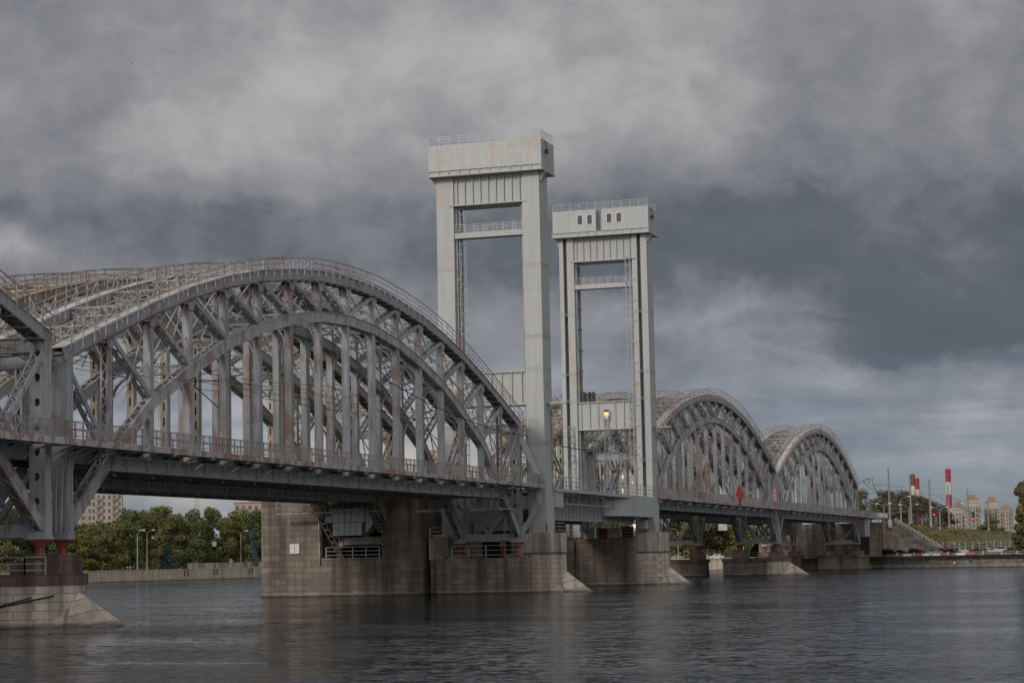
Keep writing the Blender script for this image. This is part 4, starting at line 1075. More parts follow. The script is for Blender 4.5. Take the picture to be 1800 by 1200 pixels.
for yy in (27.5, 82.5, 198, 253):
    cant.beam(V(-.4, yy, 17.2), V(-3.2, yy, 19.6), .08, .08, Y); cant.beam(V(-.4, yy, 19.6), V(-3.4, yy, 19.6), .06, .06, Y); cant.beam(V(-.4, yy, 20.6), V(-3.4, yy, 19.8), .05, .05, Y)
    c_ = MB(); c_.v, c_.f, c_.mi = cant.v, cant.f, cant.mi
    single('catenary_cantilever', c_, 'black', {27.5: 'slanting dark wire support in the left part of the nearest arch', 82.5: 'slanting dark wire support in the right part of the nearest arch', 198: 'wire support in the left part of the third grey arch', 253: 'wire support in the right part of the third grey arch'}[yy], 'wire support', 'wire supports inside the arches'); cant = MB()

# ---- navigation signs on the third span
nv = thing('navigation_sign', 'half red and half white diamond panel on the side of the third grey arch', 'sign', (3.5, 228.5, 14.2))
mb = MB(); n0 = 0; mb.prism([(0, -.03), (0, -.03)], 0, 0) if False else None
def quadpanel(pts, th=.04, d=V(0, -1, 0)):
    m_ = MB(); n = len(pts); m_.v = [tuple(V(*p)) for p in pts] + [tuple(V(*p) - d * th) for p in pts]
    m_.face(*range(n)); m_.face(*[n + k for k in reversed(range(n))])
    for k in range(n): m_.face(k, k + n, (k + 1) % n + n, (k + 1) % n)
    return m_
part('red_panel', quadpanel([(0, 0, -2.0), (.5, 0, -.2), (.1, 0, 2.3), (-.75, 0, .4)]), 'red_paint', nv)
part('lamp', MB().tube([V(.55, -.3, .1), V(.55, -.05, .1)], .2, 10), 'red_paint', nv, 'small red lamp')
part('white_panel', quadpanel([(-3.4, .1, -1.2), (-2.9, .1, 1.8), (-2.0, .1, .2), (-3.0, .1, -1.6)]), 'white_paint', nv)
ns = thing('notice_board', 'tall narrow white board with a red frame near the foot of the third grey arch', 'sign', (3.5, 262, 13.6))
part('board', MB().box(-.45, .45, 0, .06, .2, 3.0), 'red_paint', ns); part('face', MB().box(-.33, .33, -.03, -.004, .35, 2.85), 'white_paint', ns)
mb = MB()
for k, z in enumerate((2.3, 1.75, 1.2, .65)): mb.box(-.12, .12, -.05, -.034, z, z + .32); 
part('symbol', mb, 'red_paint', ns)
# ================================================================== WATER AND LAND
mb = MB(); mb.v = [(-9000, -3000, 0), (9000, -3000, 0), (9000, 12000, 0), (-9000, 12000, 0)]; mb.face(0, 1, 2, 3)
struct('water', mb, 'water')
SH = [(-3000, -900), (-620, 60), (-330, 230), (-258, 345), (-223.6, 407.5), (-206.6, 494), (-156, 525), (-100, 492), (-46.6, 452), (-26, 400), (2.5, 397.5), (6.6, 394), (20.2, 385), (41.3, 369), (70, 350), (200, 285), (700, 100), (4000, -900)]
def land(name, off, z, mat, far=11000):
    mb = MB(); n = len(SH)
    for x, y in SH: mb.v.append((x, y + off, z))
    for x, y in SH: mb.v.append((x * 2.6, far, z))
    for i in range(n - 1): mb.face(i, i + 1, n + i + 1, n + i)
    return struct(name, mb, mat)
land('ground', 1.0, 3.00, 'grass')
# road on the right bank quay
def strip(name, pts, w0, w1, z, mat):
    mb = MB()
    for x, y in pts: mb.v += [(x, y + w0, z), (x, y + w1, z)]
    for i in range(len(pts) - 1): a = 2 * i; mb.face(a, a + 2, a + 3, a + 1)
    return struct(name, mb, mat)
RS = [p for p in SH if -30 <= p[0] <= 700]
strip('road', [(x, y) for x, y in RS], 7.4, 28, 3.10, 'asphalt')
kb = MB()
for (x0, y0), (x1, y1) in zip(RS, RS[1:]): kb.hexa([(x0, y0 + 7.1, 2.9), (x1, y1 + 7.1, 2.9), (x1, y1 + 7.4, 2.9), (x0, y0 + 7.4, 2.9), (x0, y0 + 7.1, 3.22), (x1, y1 + 7.1, 3.22), (x1, y1 + 7.4, 3.22), (x0, y0 + 7.4, 3.22)])
struct('kerb', kb, 'concrete')
strip('embankment_road', [(x, y) for x, y in SH if -340 < x < -20], 4.5, 17, 3.10, 'asphalt')
# left bank retaining wall
def wall_run(name, pts, off, z0, z1, th, mat, label, cat, cope=None, grp=None):
    root = thing(name, label, cat, group=grp)
    mb = MB()
    for (x0, y0), (x1, y1) in zip(pts, pts[1:]): mb.hexa([(x0, y0 + off, z0), (x1, y1 + off, z0), (x1, y1 + off + th, z0), (x0, y0 + off + th, z0), (x0, y0 + off + .3, z1), (x1, y1 + off + .3, z1), (x1, y1 + off + th, z1), (x0, y0 + off + th, z1)])
    part('wall_face', mb, mat, root)
    if cope:
        mb = MB()
        for (x0, y0), (x1, y1) in zip(pts, pts[1:]): mb.hexa([(x0, y0 + off - .15, z1 + .003), (x1, y1 + off - .15, z1 + .003), (x1, y1 + off + 1.0, z1 + .003), (x0, y0 + off + 1.0, z1 + .003), (x0, y0 + off - .15, z1 + .38), (x1, y1 + off - .15, z1 + .38), (x1, y1 + off + 1.0, z1 + .38), (x0, y0 + off + 1.0, z1 + .38)])
        part('coping', mb, cope, root)
    return root
LS = [p for p in SH if -620 <= p[0] <= -26]
wl = wall_run('embankment_wall', LS, 0, -2, 3.1, 1.4, 'bankstone', 'long pale stone embankment wall along the far left bank', 'embankment wall', 'bankstone')
mb = MB()
for k, t in enumerate((.55, .72, .93)):
    x, y = -223.6 + 17 * t, 407.5 + 86.5 * t
    mb.box(x - .5, x - .2, y - 1.2, y - .6, 1.4, 3.4); mb.box(x + .6, x + .9, y - 1.2, y - .6, 1.4, 3.4)
part('mooring_ladder', mb, 'darkgrey', wl)
mb = MB()
for (x0, y0), (x1, y1) in (((-221.5, 470), (-212.5, 503)), ((-212.5, 503), (-160, 531))): mb.hexa([(x0, y0, 3.0), (x1, y1, 3.0), (x1 - .5, y1 + 1, 3.0), (x0 - .5, y0 + 1, 3.0), (x0, y0, 5.2), (x1, y1, 5.2), (x1 - .5, y1 + 1, 5.2), (x0 - .5, y0 + 1, 5.2)])
single('parapet_wall', mb, 'concrete', 'grey raised parapet wall standing above the left embankment wall', 'wall')
# right bank quay: low ledge, then the higher wall set back
QS = [(-26, 400), (2.5, 397.5), (6.6, 394), (20.2, 385), (41.3, 369), (70, 350), (200, 285)]
wall_run('quay_ledge', QS, -.2, -2, 1.05, 4.0, 'quaystone', 'low dark stone ledge at the water line of the right bank', 'quay')
q2 = wall_run('quay_wall', QS, 3.6, -2, 2.5, 1.2, 'quaydark', 'dark grey quay wall set back behind the low ledge on the right bank', 'quay wall', 'bankstone')
# ledge weeds and litter
mb = MB()
for k in range(500):
    t = U(0, 4.99); i = int(t) + 1; f = t - int(t); a, b = QS[min(i, 5)], QS[min(i + 1, 6)]
    x, y = a[0] + (b[0] - a[0]) * f, a[1] + (b[1] - a[1]) * f + U(2.6, 3.5); h = U(.1, .45)
    n0 = len(mb.v); mb.v += [(x - .2, y, 1.05), (x + .2, y, 1.05), (x + U(-.2, .2), y + U(-.2, .2), 1.05 + h)]; mb.face(n0, n0 + 1, n0 + 2)
stuff('weeds', mb, 'leaf_olive', 'straggly weeds growing along the foot of the right quay wall', 'weeds')
# guard posts and barrier blocks
def atq(x, off):
    for (x0, y0), (x1, y1) in zip(QS, QS[1:]):
        if x0 <= x <= x1: return y0 + (y1 - y0) * (x - x0) / (x1 - x0) + off
    return QS[-1][1]
post_lab = ['leftmost of the row, beside the black car', 'behind the white block beside the first red one', 'between the two white plastic blocks', 'by the second red block',
            'right of the green marked dark car', 'before the pair of silver cars', 'in front of the white off road car', 'rightmost, at the picture edge']
for k, x in enumerate((8.9, 13.4, 17.8, 22.3, 26.7, 31.2, 35.8, 39.6)):
    mb = MB(); y = atq(x, 4.4); mb.box(x - .22, x + .22, y - .22, y + .22, 2.885, 3.75); mb.box(x - .27, x + .27, y - .27, y + .27, 3.752, 3.86)
    single('guard_post', mb, 'bankstone', 'stone guard post on the quay, ' + post_lab[k], 'bollard', 'guard posts along the quay')
mb = MB(); mb.tube([V(x, atq(x, 4.4), 3.6) for x in (8.9, 13.4, 17.8, 20.2, 22.3, 26.7, 31.2, 35.8, 41)], .05, 5); mb.tube([V(x, atq(x, 4.4), 3.25) for x in (8.9, 13.4, 17.8, 20.2, 22.3, 26.7, 31.2, 35.8, 41)], .04, 5)
single('guard_rail', mb, 'galv', 'thin double rail strung between the stone guard posts of the quay', 'railing')
for k, (x, m, l) in enumerate(((11.4, 'white_paint', 'white plastic road block, first of the row on the quay'), (14.2, 'red_paint', 'red plastic road block, first red one of the row'), (16.6, 'white_paint', 'white plastic road block right of the first red one'),
                 (19.0, 'white_paint', 'white plastic road block left of the second red one'), (21.2, 'red_paint', 'red plastic road block in front of the white car tail'), (25.2, 'white_paint', 'lone white plastic road block before the dark car'),
                 (28.0, 'red_paint', 'red plastic road block right of the lone white one'), (32.5, 'redlead', 'dull dark red road block in front of the silver cars'))):
    mb = MB(); y = atq(x, 5.6); w_ = 1.05
    mb.hexa([(x - w_, y - .3, 2.95), (x + w_, y - .3, 2.95), (x + w_, y + .3, 2.95), (x - w_, y + .3, 2.95), (x - w_, y - .12, 3.52), (x + w_, y - .12, 3.52), (x + w_, y + .12, 3.52), (x - w_, y + .12, 3.52)])
    single('road_block', mb, m, l, 'barrier', 'plastic road blocks on the quay')

# ================================================================== CARS
def car(x, y, rz, paintm, label, kind='sedan', z=3.46):
    root = thing('parked_car' if kind != 'van' else 'parked_van', label, 'car' if kind != 'van' else 'van', (x, y, z), rz, 'vehicles on the right bank road')
    if kind == 'sedan': L, Wd = 4.4, 1.76; prof = [(0, .28), (0, .72), (.10, .88), (.9, .98), (1.55, 1.42), (2.9, 1.46), (3.6, .98), (4.3, .86), (4.4, .6), (4.35, .28)]; win = [(1.02, 1.0), (1.62, 1.37), (2.85, 1.40), (3.42, 1.0)]
    elif kind == 'suv': L, Wd = 4.5, 1.85; prof = [(0, .36), (0, .95), (.08, 1.08), (.95, 1.16), (1.55, 1.68), (3.9, 1.72), (4.35, 1.2), (4.5, 1.0), (4.5, .36)]; win = [(1.08, 1.18), (1.62, 1.62), (3.85, 1.65), (4.22, 1.2)]
    else: L, Wd = 5.4, 2.0; prof = [(0, .4), (0, 1.0), (.5, 1.25), (1.3, 2.0), (1.7, 2.35), (5.3, 2.35), (5.4, 2.1), (5.4, .4)]; win = [(.72, 1.3), (1.32, 1.95), (2.3, 1.95), (2.3, 1.3)]
    mb = MB(); n = len(prof)
    def hw(z_): return Wd / 2 * (1 if z_ < 1.0 else max(.80, 1 - (z_ - 1.0) * .28)) * (.96 if z_ < .4 else 1)
    for sg in (-1, 1):
        for a, b in prof: mb.v.append((a - L / 2, sg * hw(b), b))
    mb.face(*range(n)); mb.face(*[n + k for k in reversed(range(n))])
    for k in range(n): mb.face(k, k + n, (k + 1) % n + n, (k + 1) % n)
    part('body', mb, paintm, root)
    for sg in (-1, 1):
        mb = MB(); mb.v = [(a - L / 2, sg * (hw(b) + .012), b) for a, b in win] + [(a - L / 2, sg * (hw(b) - .03), b) for a, b in win]
        m_ = len(win); mb.face(*range(m_)); mb.face(*[m_ + k for k in reversed(range(m_))])
        for k in range(m_): mb.face(k, k + m_, (k + 1) % m_ + m_, (k + 1) % m_)
        part('side_window', mb, 'car_glass', root)
    a = prof[3] if kind != 'van' else prof[2]; b = prof[4] if kind != 'van' else prof[3]
    for (p, q) in ((a, b), ((prof[6], prof[5]) if kind != 'van' else None, None)) if False else ((a, b),) + (((prof[6], prof[5]),) if kind != 'van' else ()):
        mb = MB(); dx = -.015 if p[0] < L / 2 else .015
        w0, w1 = hw(p[1]) * .9, hw(q[1]) * .9
        mb.hexa([(p[0] - L / 2 + dx, -w0, p[1] + .03), (p[0] - L / 2 + dx, w0, p[1] + .03), (p[0] - L / 2 + dx * -3, w0, p[1] + .0), (p[0] - L / 2 + dx * -3, -w0, p[1] + .0), (q[0] - L / 2 + dx * 2, -w1, q[1] - .03), (q[0] - L / 2 + dx * 2, w1, q[1] - .03), (q[0] - L / 2 - dx * 3, w1, q[1] - .06), (q[0] - L / 2 - dx * 3, -w1, q[1] - .06)])
        part('windscreen', mb, 'car_glass', root)
    for xx in (-L / 2 + .82, L / 2 - .85):
        for sg in (-1, 1):
            mb = MB(); mb.tube([V(xx, sg * (Wd / 2 - .2), .33), V(xx, sg * (Wd / 2 + .02), .33)], .33, 12); wh = part('wheel', mb, 'black', root)
            part('rim', MB().tube([V(xx, sg * (Wd / 2 + .024), .33), V(xx, sg * (Wd / 2 + .035), .33)], .19, 8), 'galv', wh)
    for sg in (-1, 1):
        part('headlight', MB().box(-L / 2 - .02, -L / 2 + .12, sg * Wd / 2 * .75 - .18, sg * Wd / 2 * .75 + .18, .62, .78), 'white_paint', root)
        part('tail_light', MB().box(L / 2 - .1, L / 2 + .02, sg * Wd / 2 * .82 - .12, sg * Wd / 2 * .82 + .12, .7, .92), 'tail_red', root)
    return root
cars = [(5.9, 410, 'car_black', 'suv', 'black off road car with a pale roof strip, nearest the stone abutment'), (9.4, 406.5, 'car_dark', 'sedan', 'dark saloon just right of the black off road car'),
        (13.7, 409, 'car_black', 'suv', 'black hatchback standing alone left of the white car'), (18.2, 405, 'car_silver', 'sedan', 'light silver saloon in the middle of the row, front of the dark one'),
        (19.8, 411, 'car_black', 'suv', 'black car roof showing behind the light silver saloon'), (22.8, 404, 'car_black', 'sedan', 'dark saloon with a red light, right of the silver saloon'), (24.4, 409, 'car_white', 'suv', 'white hatchback behind the dark saloon with a red light'),
        (29.6, 401, 'car_grey', 'sedan', 'dark grey saloon in front of a white car, right part of the row'), (31.5, 405, 'car_white', 'sedan', 'white saloon behind the dark grey one'),
        (36.2, 401, 'car_white', 'suv', 'white off road car near the right edge'), (38.2, 396, 'car_grey', 'sedan', 'grey saloon at the right edge of the picture'),
        (-17.8, 412, 'car_black', 'sedan', 'black saloon left of the white van under the bridge'), (-60, 489, 'car_silver', 'sedan', 'pale car on the far bank seen between the two stone piers'),
        (-55.5, 486, 'car_white', 'sedan', 'white car on the far bank right of the pale one'), (-68, 487, 'car_silver', 'sedan', 'silver car on the far bank left of the traffic sign')]
for x, y, m, k, l in cars: car(x, (atq(x, 10.8 if 'behind' in l or 'hatchback behind' in l else 8.6) if x > 0 else y), RAD(-34 if x > 12 else (-8 if x < 0 else -25)) + (math.pi if k == 'suv' else 0), m, l, k, 3.12)
car(-11.0, 411, RAD(0), 'car_white', 'white panel van parked under the last arch', 'van', 3.12)

# ================================================================== EMBANKMENT HILL, ABUTMENT, APPROACH
mb = MB(); prof = [(-34, 2.9), (-27, 11.6), (4.5, 11.6), (6.5, 11.3), (13, 8.2), (20, 4.9), (27, 3.5)]
ysl = [417, 440, 480, 540, 640, 800, 1100, 1700, 2600]
for yy in ysl:
    for k, (x, z) in enumerate(prof): mb.v.append((x + (U(-.5, .5) if 3 < k < 6 else 0), yy, z + (U(-.4, .4) if 3 < k < 6 else 0)))
n = len(prof)
for i in range(len(ysl) - 1):
    for k in range(n - 1): a = i * n + k; mb.face(a, a + 1, a + n + 1, a + n)
struct('hill', mb, 'grass')
# rough low scrub on the slope
mb = MB()
for k in range(5200):
    yy = 414 + 500 * rnd() ** 1.8; t = U(6.2, 26); z = 11.4 - (t - 6) * .47 if t < 20 else 4.9 - (t - 20) * .2; z = max(3.4, z)
    h = U(.15, .7) * (1.4 if t < 9 else 1); a = U(0, 3.14); n0 = len(mb.v); dx, dy = math.cos(a) * .5, math.sin(a) * .5
    mb.v += [(t - dx, yy - dy, z - .1), (t + dx, yy + dy, z - .1), (t + U(-.3, .3), yy + U(-.3, .3), z + h)]; mb.face(n0, n0 + 1, n0 + 2)
stuff('scrub', mb, 'leaf_olive', 'rough brown and green scrub covering the railway embankment slope', 'scrub')
ab = thing('abutment', 'masonry abutment with a sloping paved cone where the last arch meets the embankment', 'abutment')
mb = MB(); mb.box(-27, -24, 403, 413, -1, 11.6); mb.box(-13.2, -9.8, 403, 413, 3.3, 11.6); mb.box(1.2, 4.6, 403, 419, 2.9, 11.6); mb.box(-27, 4.4, 408, 413, 2.9, 11.59); part('pillar', mb, 'bigstone', ab)
mb = MB(); top = [(4.6, 401.8, 11.3), (4.9, 413, 11.4)]; nseg = 12; 
mb.v.append((4.62, 419, 11.5)); 
ring = []
for k in range(nseg + 1):
    t = -math.pi / 2 - .25 + (math.pi / 2 + .45) * k / nseg
    ring.append((4.6 + 19 * math.cos(t), 419 + 12.6 * math.sin(t), 3.0))
mb.v += ring
mid = [(4.62 + (x - 4.62) * .12, 419 + (y - 419) * .45, 11.45) for x, y, z in ring]; mb.v += mid
for k in range(nseg): a = 1 + k; b = 1 + nseg + 1 + k; mb.face(a, a + 1, b + 1, b); mb.face(0, b, b + 1)
part('paved_cone', mb, 'pavingstone', ab)
st = thing('stair_railing', 'long pale stair with double railing running down the edge of the stone cone', 'stairs')
p, q = V(6.8, 411.0, 11.6), V(18.6, 407.6, 4.4)
mb = MB()
for k in range(40):
    a = p.lerp(q, k / 40); mb.box(a.x, a.x + .34, a.y, a.y + 1.5, a.z - .5, a.z - .05)
part('step', mb, 'pavingstone', st)
for off in (0, 1.5):
    mb = MB(); o = V(0, off, 0)
    for k in range(13): a = p.lerp(q, k / 12) + o; mb.beam(a - Z * .3, a + Z * 1.0, .08, .08)
    for h in (1.0, .5): mb.beam(p + o + Z * h, q + o + Z * h, .08, .08, Y)
    part('handrail', mb, 'galv', st)
ap = thing('approach_span', 'short plate girder approach span between the last arch and the stone abutment', 'bridge span')
mb = MB(); mb.box(-.3, .3, 392.2, 401.4, 8.9, 12.3); part('girder', mb, 'plate', ap)
mb = MB(); mb.box(-7.5, -7.0, 392.2, 401.4, 8.9, 12.3); part('girder', mb, 'plate', ap)
mb = MB(); mb.box(-7.4, 3.3, 392, 413, 12.5, 12.9); part('deck', mb, 'rusty', ap)
mb = MB(); y = 392
while y < 425: mb.box(3.2, 3.28, y - .04, y + .04, 12.9, 14.15); y += .6
mb.box(3.18, 3.3, 392, 425, 14.15, 14.22); mb.box(3.18, 3.3, 392, 425, 12.95, 13.05); part('railing', mb, 'galv', ap)
mb = MB(); mb.hexa([(2.0, 390.6, 8.0), (3.0, 391.8, 8.0), (.9, 392.2, 8.0), (.4, 391.2, 8.0), (2.0, 390.4, 12.3), (3.2, 391.8, 12.3), (.9, 392.2, 12.3), (.4, 391, 12.3)]); part('end_shield', mb, 'steel_dark', ap)
ra = thing('approach_span', 'ribbed plate girder of the rear bridge left of the last pier', 'bridge span')
mb = MB(); mb.box(-16.2, -15.8, 392.4, 403, 8.7, 12.2)
y = 392.6
while y < 403: mb.box(-15.796, -15.5, y, y + .08, 8.75, 12.15); y += 1.2
for z in (8.6, 12.2): mb.box(-16.4, -15.4, 392.4, 403, z, z + .1)
mb.box(-23.4, -23, 392.4, 403, 8.7, 12.2); part('girder', mb, 'plate', ra)
mb = MB(); mb.box(-23.4, -15.6, 391.3, 391.6, 8.7, 12.2)
x = -23.2
while x < -15.6: mb.box(x, x + .1, 391.0, 391.296, 8.75, 12.15); x += 1.0
part('end_girder', mb, 'plate', ra)
# ================================================================== BUILDINGS
def block(x, y, w_, d, h, rz, wallm, fl, cols, label, z0=3.3, roofm='bld_brown', balc=None, lit=(), step=None):
    root = thing('apartment_block', label, 'building', (x, y, z0), rz, 'distant apartment blocks')
    mb = MB(); mb.box(-w_ / 2, w_ / 2, 0, d, 0, h)
    if step: mb.box(-w_ / 2 + step, w_ / 2 - step, .5, d - .5, h, h + 3)
    part('wall', mb, wallm, root)
    mb = MB(); mb.box(-w_ / 2 - .25, w_ / 2 + .25, -.25, d + .25, h + .003, h + .5) if not step else mb.box(-w_ / 2 + step - .25, w_ / 2 - step + .25, .25, d - .25, h + 3.003, h + 3.5)
    mb.box(-2, 2, d / 2 - 2, d / 2 + 2, h + .504, h + (5.5 if step else 2.6)); part('roof', mb, roofm, root)
    fh = (h - 1) / fl; cw = w_ / cols; base = MB().box(-cw * .22, cw * .22, -.10, -.004, 0, fh * .55).mesh('window', 'window_glass'); litm = MB().box(-cw * .27, cw * .27, -.10, -.004, 0, fh * .55).mesh('window', 'glow_far')
    bal = MB().box(-cw * .42, cw * .42, -1.1, -.11, -.1, fh * .38).mesh('balcony', 'bld_brown' if balc == 'b' else wallm)
    side = MB().box(.004, .1, -1, 1, 0, fh * .55).mesh('window', 'window_glass'); cnt = 0
    for i in range(cols):
        for j in range(fl):
            if cnt >= 96: break
            cnt += 1; xx = -w_ / 2 + cw * (i + .5); zz = 1.2 + fh * j
            obj('window', litm if (i, j) in lit else base, root, (xx, 0, zz))
            if balc and i % 3 == 1 and j: obj('balcony', bal, root, (xx, 0, zz - .5))
    for j in range(fl):
        for k in range(2): obj('side_window', side, root, (w_ / 2, d * (.3 + .4 * k), 1.2 + fh * j))
    return root
def on_left(px, D):
    px = px - 8
    a = YAW - math.atan((px - 900) / FPX); return 76.56 - math.sin(a) * D, -135.1 + math.cos(a) * D
def to_px(x, y): return 908 + FPX * math.tan(YAW - math.atan2(76.56 - x, y + 135.1))
x, y = on_left(191, 880); block(x, y, 12.5, 14, 31.5, RAD(26), 'brick_pale', 11, 6, 'pale apartment block with dark balconies above the trees, left of the radio mast', balc='b')
x, y = on_left(132, 905); block(x, y, 17, 14, 32.5, RAD(26), 'brick_tan', 11, 6, 'tan apartment block with glowing windows peeping between the foreground pier legs', lit=[(i, j) for i in range(0, 4) for j in range(8, 11)])
block(-297, 686, 16, 12, 27, RAD(20), 'brick_tan', 9, 6, 'tan apartment block top showing above the trees beside the granite pier', balc='b')
block(-222, 716, 18, 14, 47.5, RAD(15), 'brick_tan', 15, 6, 'tall tan block seen through the right half of the nearest arch', balc='b', lit=[(4, 13), (5, 12)])
block(-146, 738, 26, 14, 46, RAD(10), 'bld_white', 15, 6, 'tall sunlit block behind the lift span, windows made to glow for the sun', lit=[(i, j) for i in range(6) for j in range(15) if (i + j) % 2])  # alternate windows emit to imitate low sunlight on this block
for k, (x, y, w_, h, l, m_, st_) in enumerate(((-34, 1015, 9.5, 24, 'pale stepped apartment block nearest the striped chimney', 'bld_white', 1.5), (-25.6, 1006, 8.5, 28, 'tall pale apartment block with dark balconies left of the right red signal', 'bld_white', 1), (-17.5, 1030, 8, 27, 'pale apartment block right of the right red signal', 'bld_white', 1),
                                     (-9.8, 1020, 8.6, 25, 'tan apartment block with a broad brown roof', 'brick_pale', None), (2.5, 1060, 10, 23.5, 'pale apartment block left of the dark tree at the right edge', 'bld_white', 1), (11.5, 1065, 7, 19, 'lower tan block by the right edge tree', 'brick_pale', None))):
    block(x - 2.6, y, w_, 12, h * .88, RAD(6), m_, 10, 6, l, balc='b', step=st_)
# chimneys
def chimney(x, y, h, r, cols, label):
    root = thing('chimney', label, 'chimney', (x, y, 3.3), group='striped power plant chimneys')
    n = len(cols); hs = [0]
    for c, f in cols: hs.append(hs[-1] + f)
    for k, (c, f) in enumerate(cols):
        a, b = 1 - (hs[-1] - hs[k]) / h, 1 - (hs[-1] - hs[k + 1]) / h
        part('band', MB().tube([V(0, 0, h * a + (.01 if k else 0)), V(0, 0, h * b)], r * (1.25 - .25 * a), 20, r * (1.25 - .25 * b)), c, root)
    part('rim_gallery', MB().tube([V(0, 0, h * .965), V(0, 0, h * .975)], r * 1.25, 20).tube([V(0, 0, h * .90), V(0, 0, h * .905)], r * 1.2, 20), cols[-1][0], root)
chimney(-206.5, 2248.9, 86.8, 2.5, [('chim_brown', 62.8), ('chim_white', 11), ('chim_brown', 13)], 'chimney with dull brown and white bands, left front one of the close pair')
chimney(-207.5, 2299, 84, 2.3, [('chim_red', 57), ('chim_white', 14), ('chim_red', 13)], 'chimney with bright red and white bands half hidden behind the dull brown one')
chimney(-147.5, 2054, 84, 2.6, [('chim_brown', 30), ('chim_white', 14), ('chim_red', 14), ('chim_white', 12.5), ('chim_red', 13.5)], 'single red and white banded chimney right of the close pair')
tw_ = MB()
lattice_mast(-330, 700, 3, 37, .9, 'slender lattice radio mast above the left trees', 'mast')

# ================================================================== MASTS, LAMPS, SIGNALS
def cat_mast(x, y, zb, zt, label, arm=-4.5):
    root = thing('catenary_mast', label, 'railway mast', (x, y, 0), group='concrete railway masts on the embankment')
    part('pole', MB().tube([V(0, 0, zb), V(0, 0, zt)], .34, 8, .20), 'concrete_pole', root)
    part('footing', MB().box(-.5, .5, -.5, .5, zb - 1, zb + 1.1), 'concrete', root)
    a = MB(); z = zb + (zt - zb) * .67; a.beam(V(0, 0, z), V(-arm * .8, 0, z - .3), .1, .1, Y); a.beam(V(0, 0, z + .2), V(arm * .9, 0, z + .5), .1, .1, Y); a.beam(V(0, 0, z - 1.5), V(arm * .9, 0, z + .4), .06, .06, Y); a.beam(V(-arm * .7, 0, z - .3), V(-arm * .7, 0, z - 1.6), .06, .06, Y)
    part('arm', a, 'darkgrey', root)
ml = ['first and tallest looking, at the end of the bridge', 'in front of the paired chimneys', 'between the paired chimneys and the single one', 'standing in front of the single striped chimney', 'over the left apartment blocks', 'over the middle apartment blocks', 'over the right apartment blocks']
for k, (y, zt) in enumerate(((412, 25.6), (457, 25.2), (504, 25.4), (557, 25.2), (622, 25.5), (702, 22.6), (816, 22.8))): cat_mast(5.5, y, 11.2, zt, 'tall tapering concrete railway mast, ' + ml[k])
cat_mast(-13.5, 425, 11.4, 19.5, 'short railway mast left of the first tall one, behind the end of the walkway', 3)
cat_mast(-12, 436, 11.4, 20.5, 'second short railway mast behind the end of the walkway', 3)
for k, (x, z, l) in enumerate(((1.8, 20.0, 'wire sagging from mast to mast along the embankment, nearer one'), (-4, 20.6, 'wire running along the embankment, farther one'))):
    P = []
    ysq = [391, 412, 457, 504, 557, 622, 702, 816]
    for a, b in zip(ysq, ysq[1:]): P += sag((x, a, z + (2 if a == 391 else 0)), (x, b, z), .02 * (b - a), 6)[:-1]
    wire('overhead_wire', P, .06, l, 'wires along the embankment')
hd = MB(); hd.beam(V(2.6, 390.4, 22.2), V(4.6, 390.4, 22.3), .14, .14, Y); hd.beam(V(4.4, 390.4, 22.2), V(4.4, 390.4, 20.6), .1, .1, Y); hd.beam(V(3.6, 390.4, 22.2), V(3.6, 390.4, 21.0), .1, .1, Y); hd.beam(V(.3, 390.4, 21.0), V(3.6, 390.4, 22.2), .12, .12, Y)
single('wire_bracket', hd, 'darkgrey', 'small wire bracket sticking out at the right foot of the last arch', 'bracket')
wire('overhead_wire', sag((4.4, 390.4, 20.7), (5.5, 412, 17.5), 1.4), .06, 'wire drooping from the last arch to the first railway mast')
def lamp(x, y, zb, h, label, heads=(1,), reach=1.8, grp='street lamps on the banks', mat='concrete_pole'):
    root = thing('street_lamp', label, 'street lamp', (x, y, zb), group=grp)
    part('pole', MB().tube([V(0, 0, 0), V(0, 0, h - 1)], .16, 8, .09), 'bankstone' if mat == 'concrete_pole' else mat, root)
    for s_ in heads:
        part('arm', MB().tube([V(0, 0, h - 1.05), V(s_ * reach * .35, 0, h - .35), V(s_ * reach, 0, h)], .06, 6), 'galv', root)
        part('lamp_head', MB().box(min(s_ * reach, s_ * (reach + .85)), max(s_ * reach, s_ * (reach + .85)), -.18, .18, h - .1, h + .12), 'white_paint', root)
def rayp(dx, dy, D): k = D / 740.0; return 76.56 + dx * k, -135.1 + dy * k
def on_left(px, D):
    px = px - 8
    a = YAW - math.atan((px - 900) / FPX); return 76.56 - math.sin(a) * D, -135.1 + math.cos(a) * D
LP = {}
for px, D, l, hd_ in ((245, 650, 'single headed street lamp left of the pair on the far left bank', (1,)), (262, 656, 'double headed street lamp right of the single one on the far left bank', (-1, 1)), (426, 700, 'double headed street lamp near the granite pier on the far left bank', (-1, 1))):
    x, y = on_left(px, D); lamp(x, y, 3.1, 12.3, l, hd_)
lamp(5.0, 404, 3.46, 12.8, 'tall double headed street lamp in front of the stone cone', (-1, 1), 1.2)
for x, y, zb, h, hd_, l in ((6.8, 424, 11.2, 7.2, (1,), 'lamp with one curved arm left of the paired chimneys'), (8.4, 428, 11.0, 5.4, (-1, 1), 'short double headed lamp on the crest by the first masts'), (9.5, 470, 10.6, 8.0, (1,), 'curved arm lamp right of the paired chimneys'),
                            (10.5, 483, 10.0, 6.6, (-1, 1), 'double headed lamp below the middle of the tree line'), (11, 522, 10.4, 8.0, (1,), 'curved arm lamp by the left red signal'), (-39, 470, 3.4, 11, (1,), 'curved arm lamp on the far bank between the stone piers'), (-66, 480, 3.4, 9, (-1,), 'lamp on the far bank left of the middle pier')):
    lamp(x, y, zb, h, l, hd_)
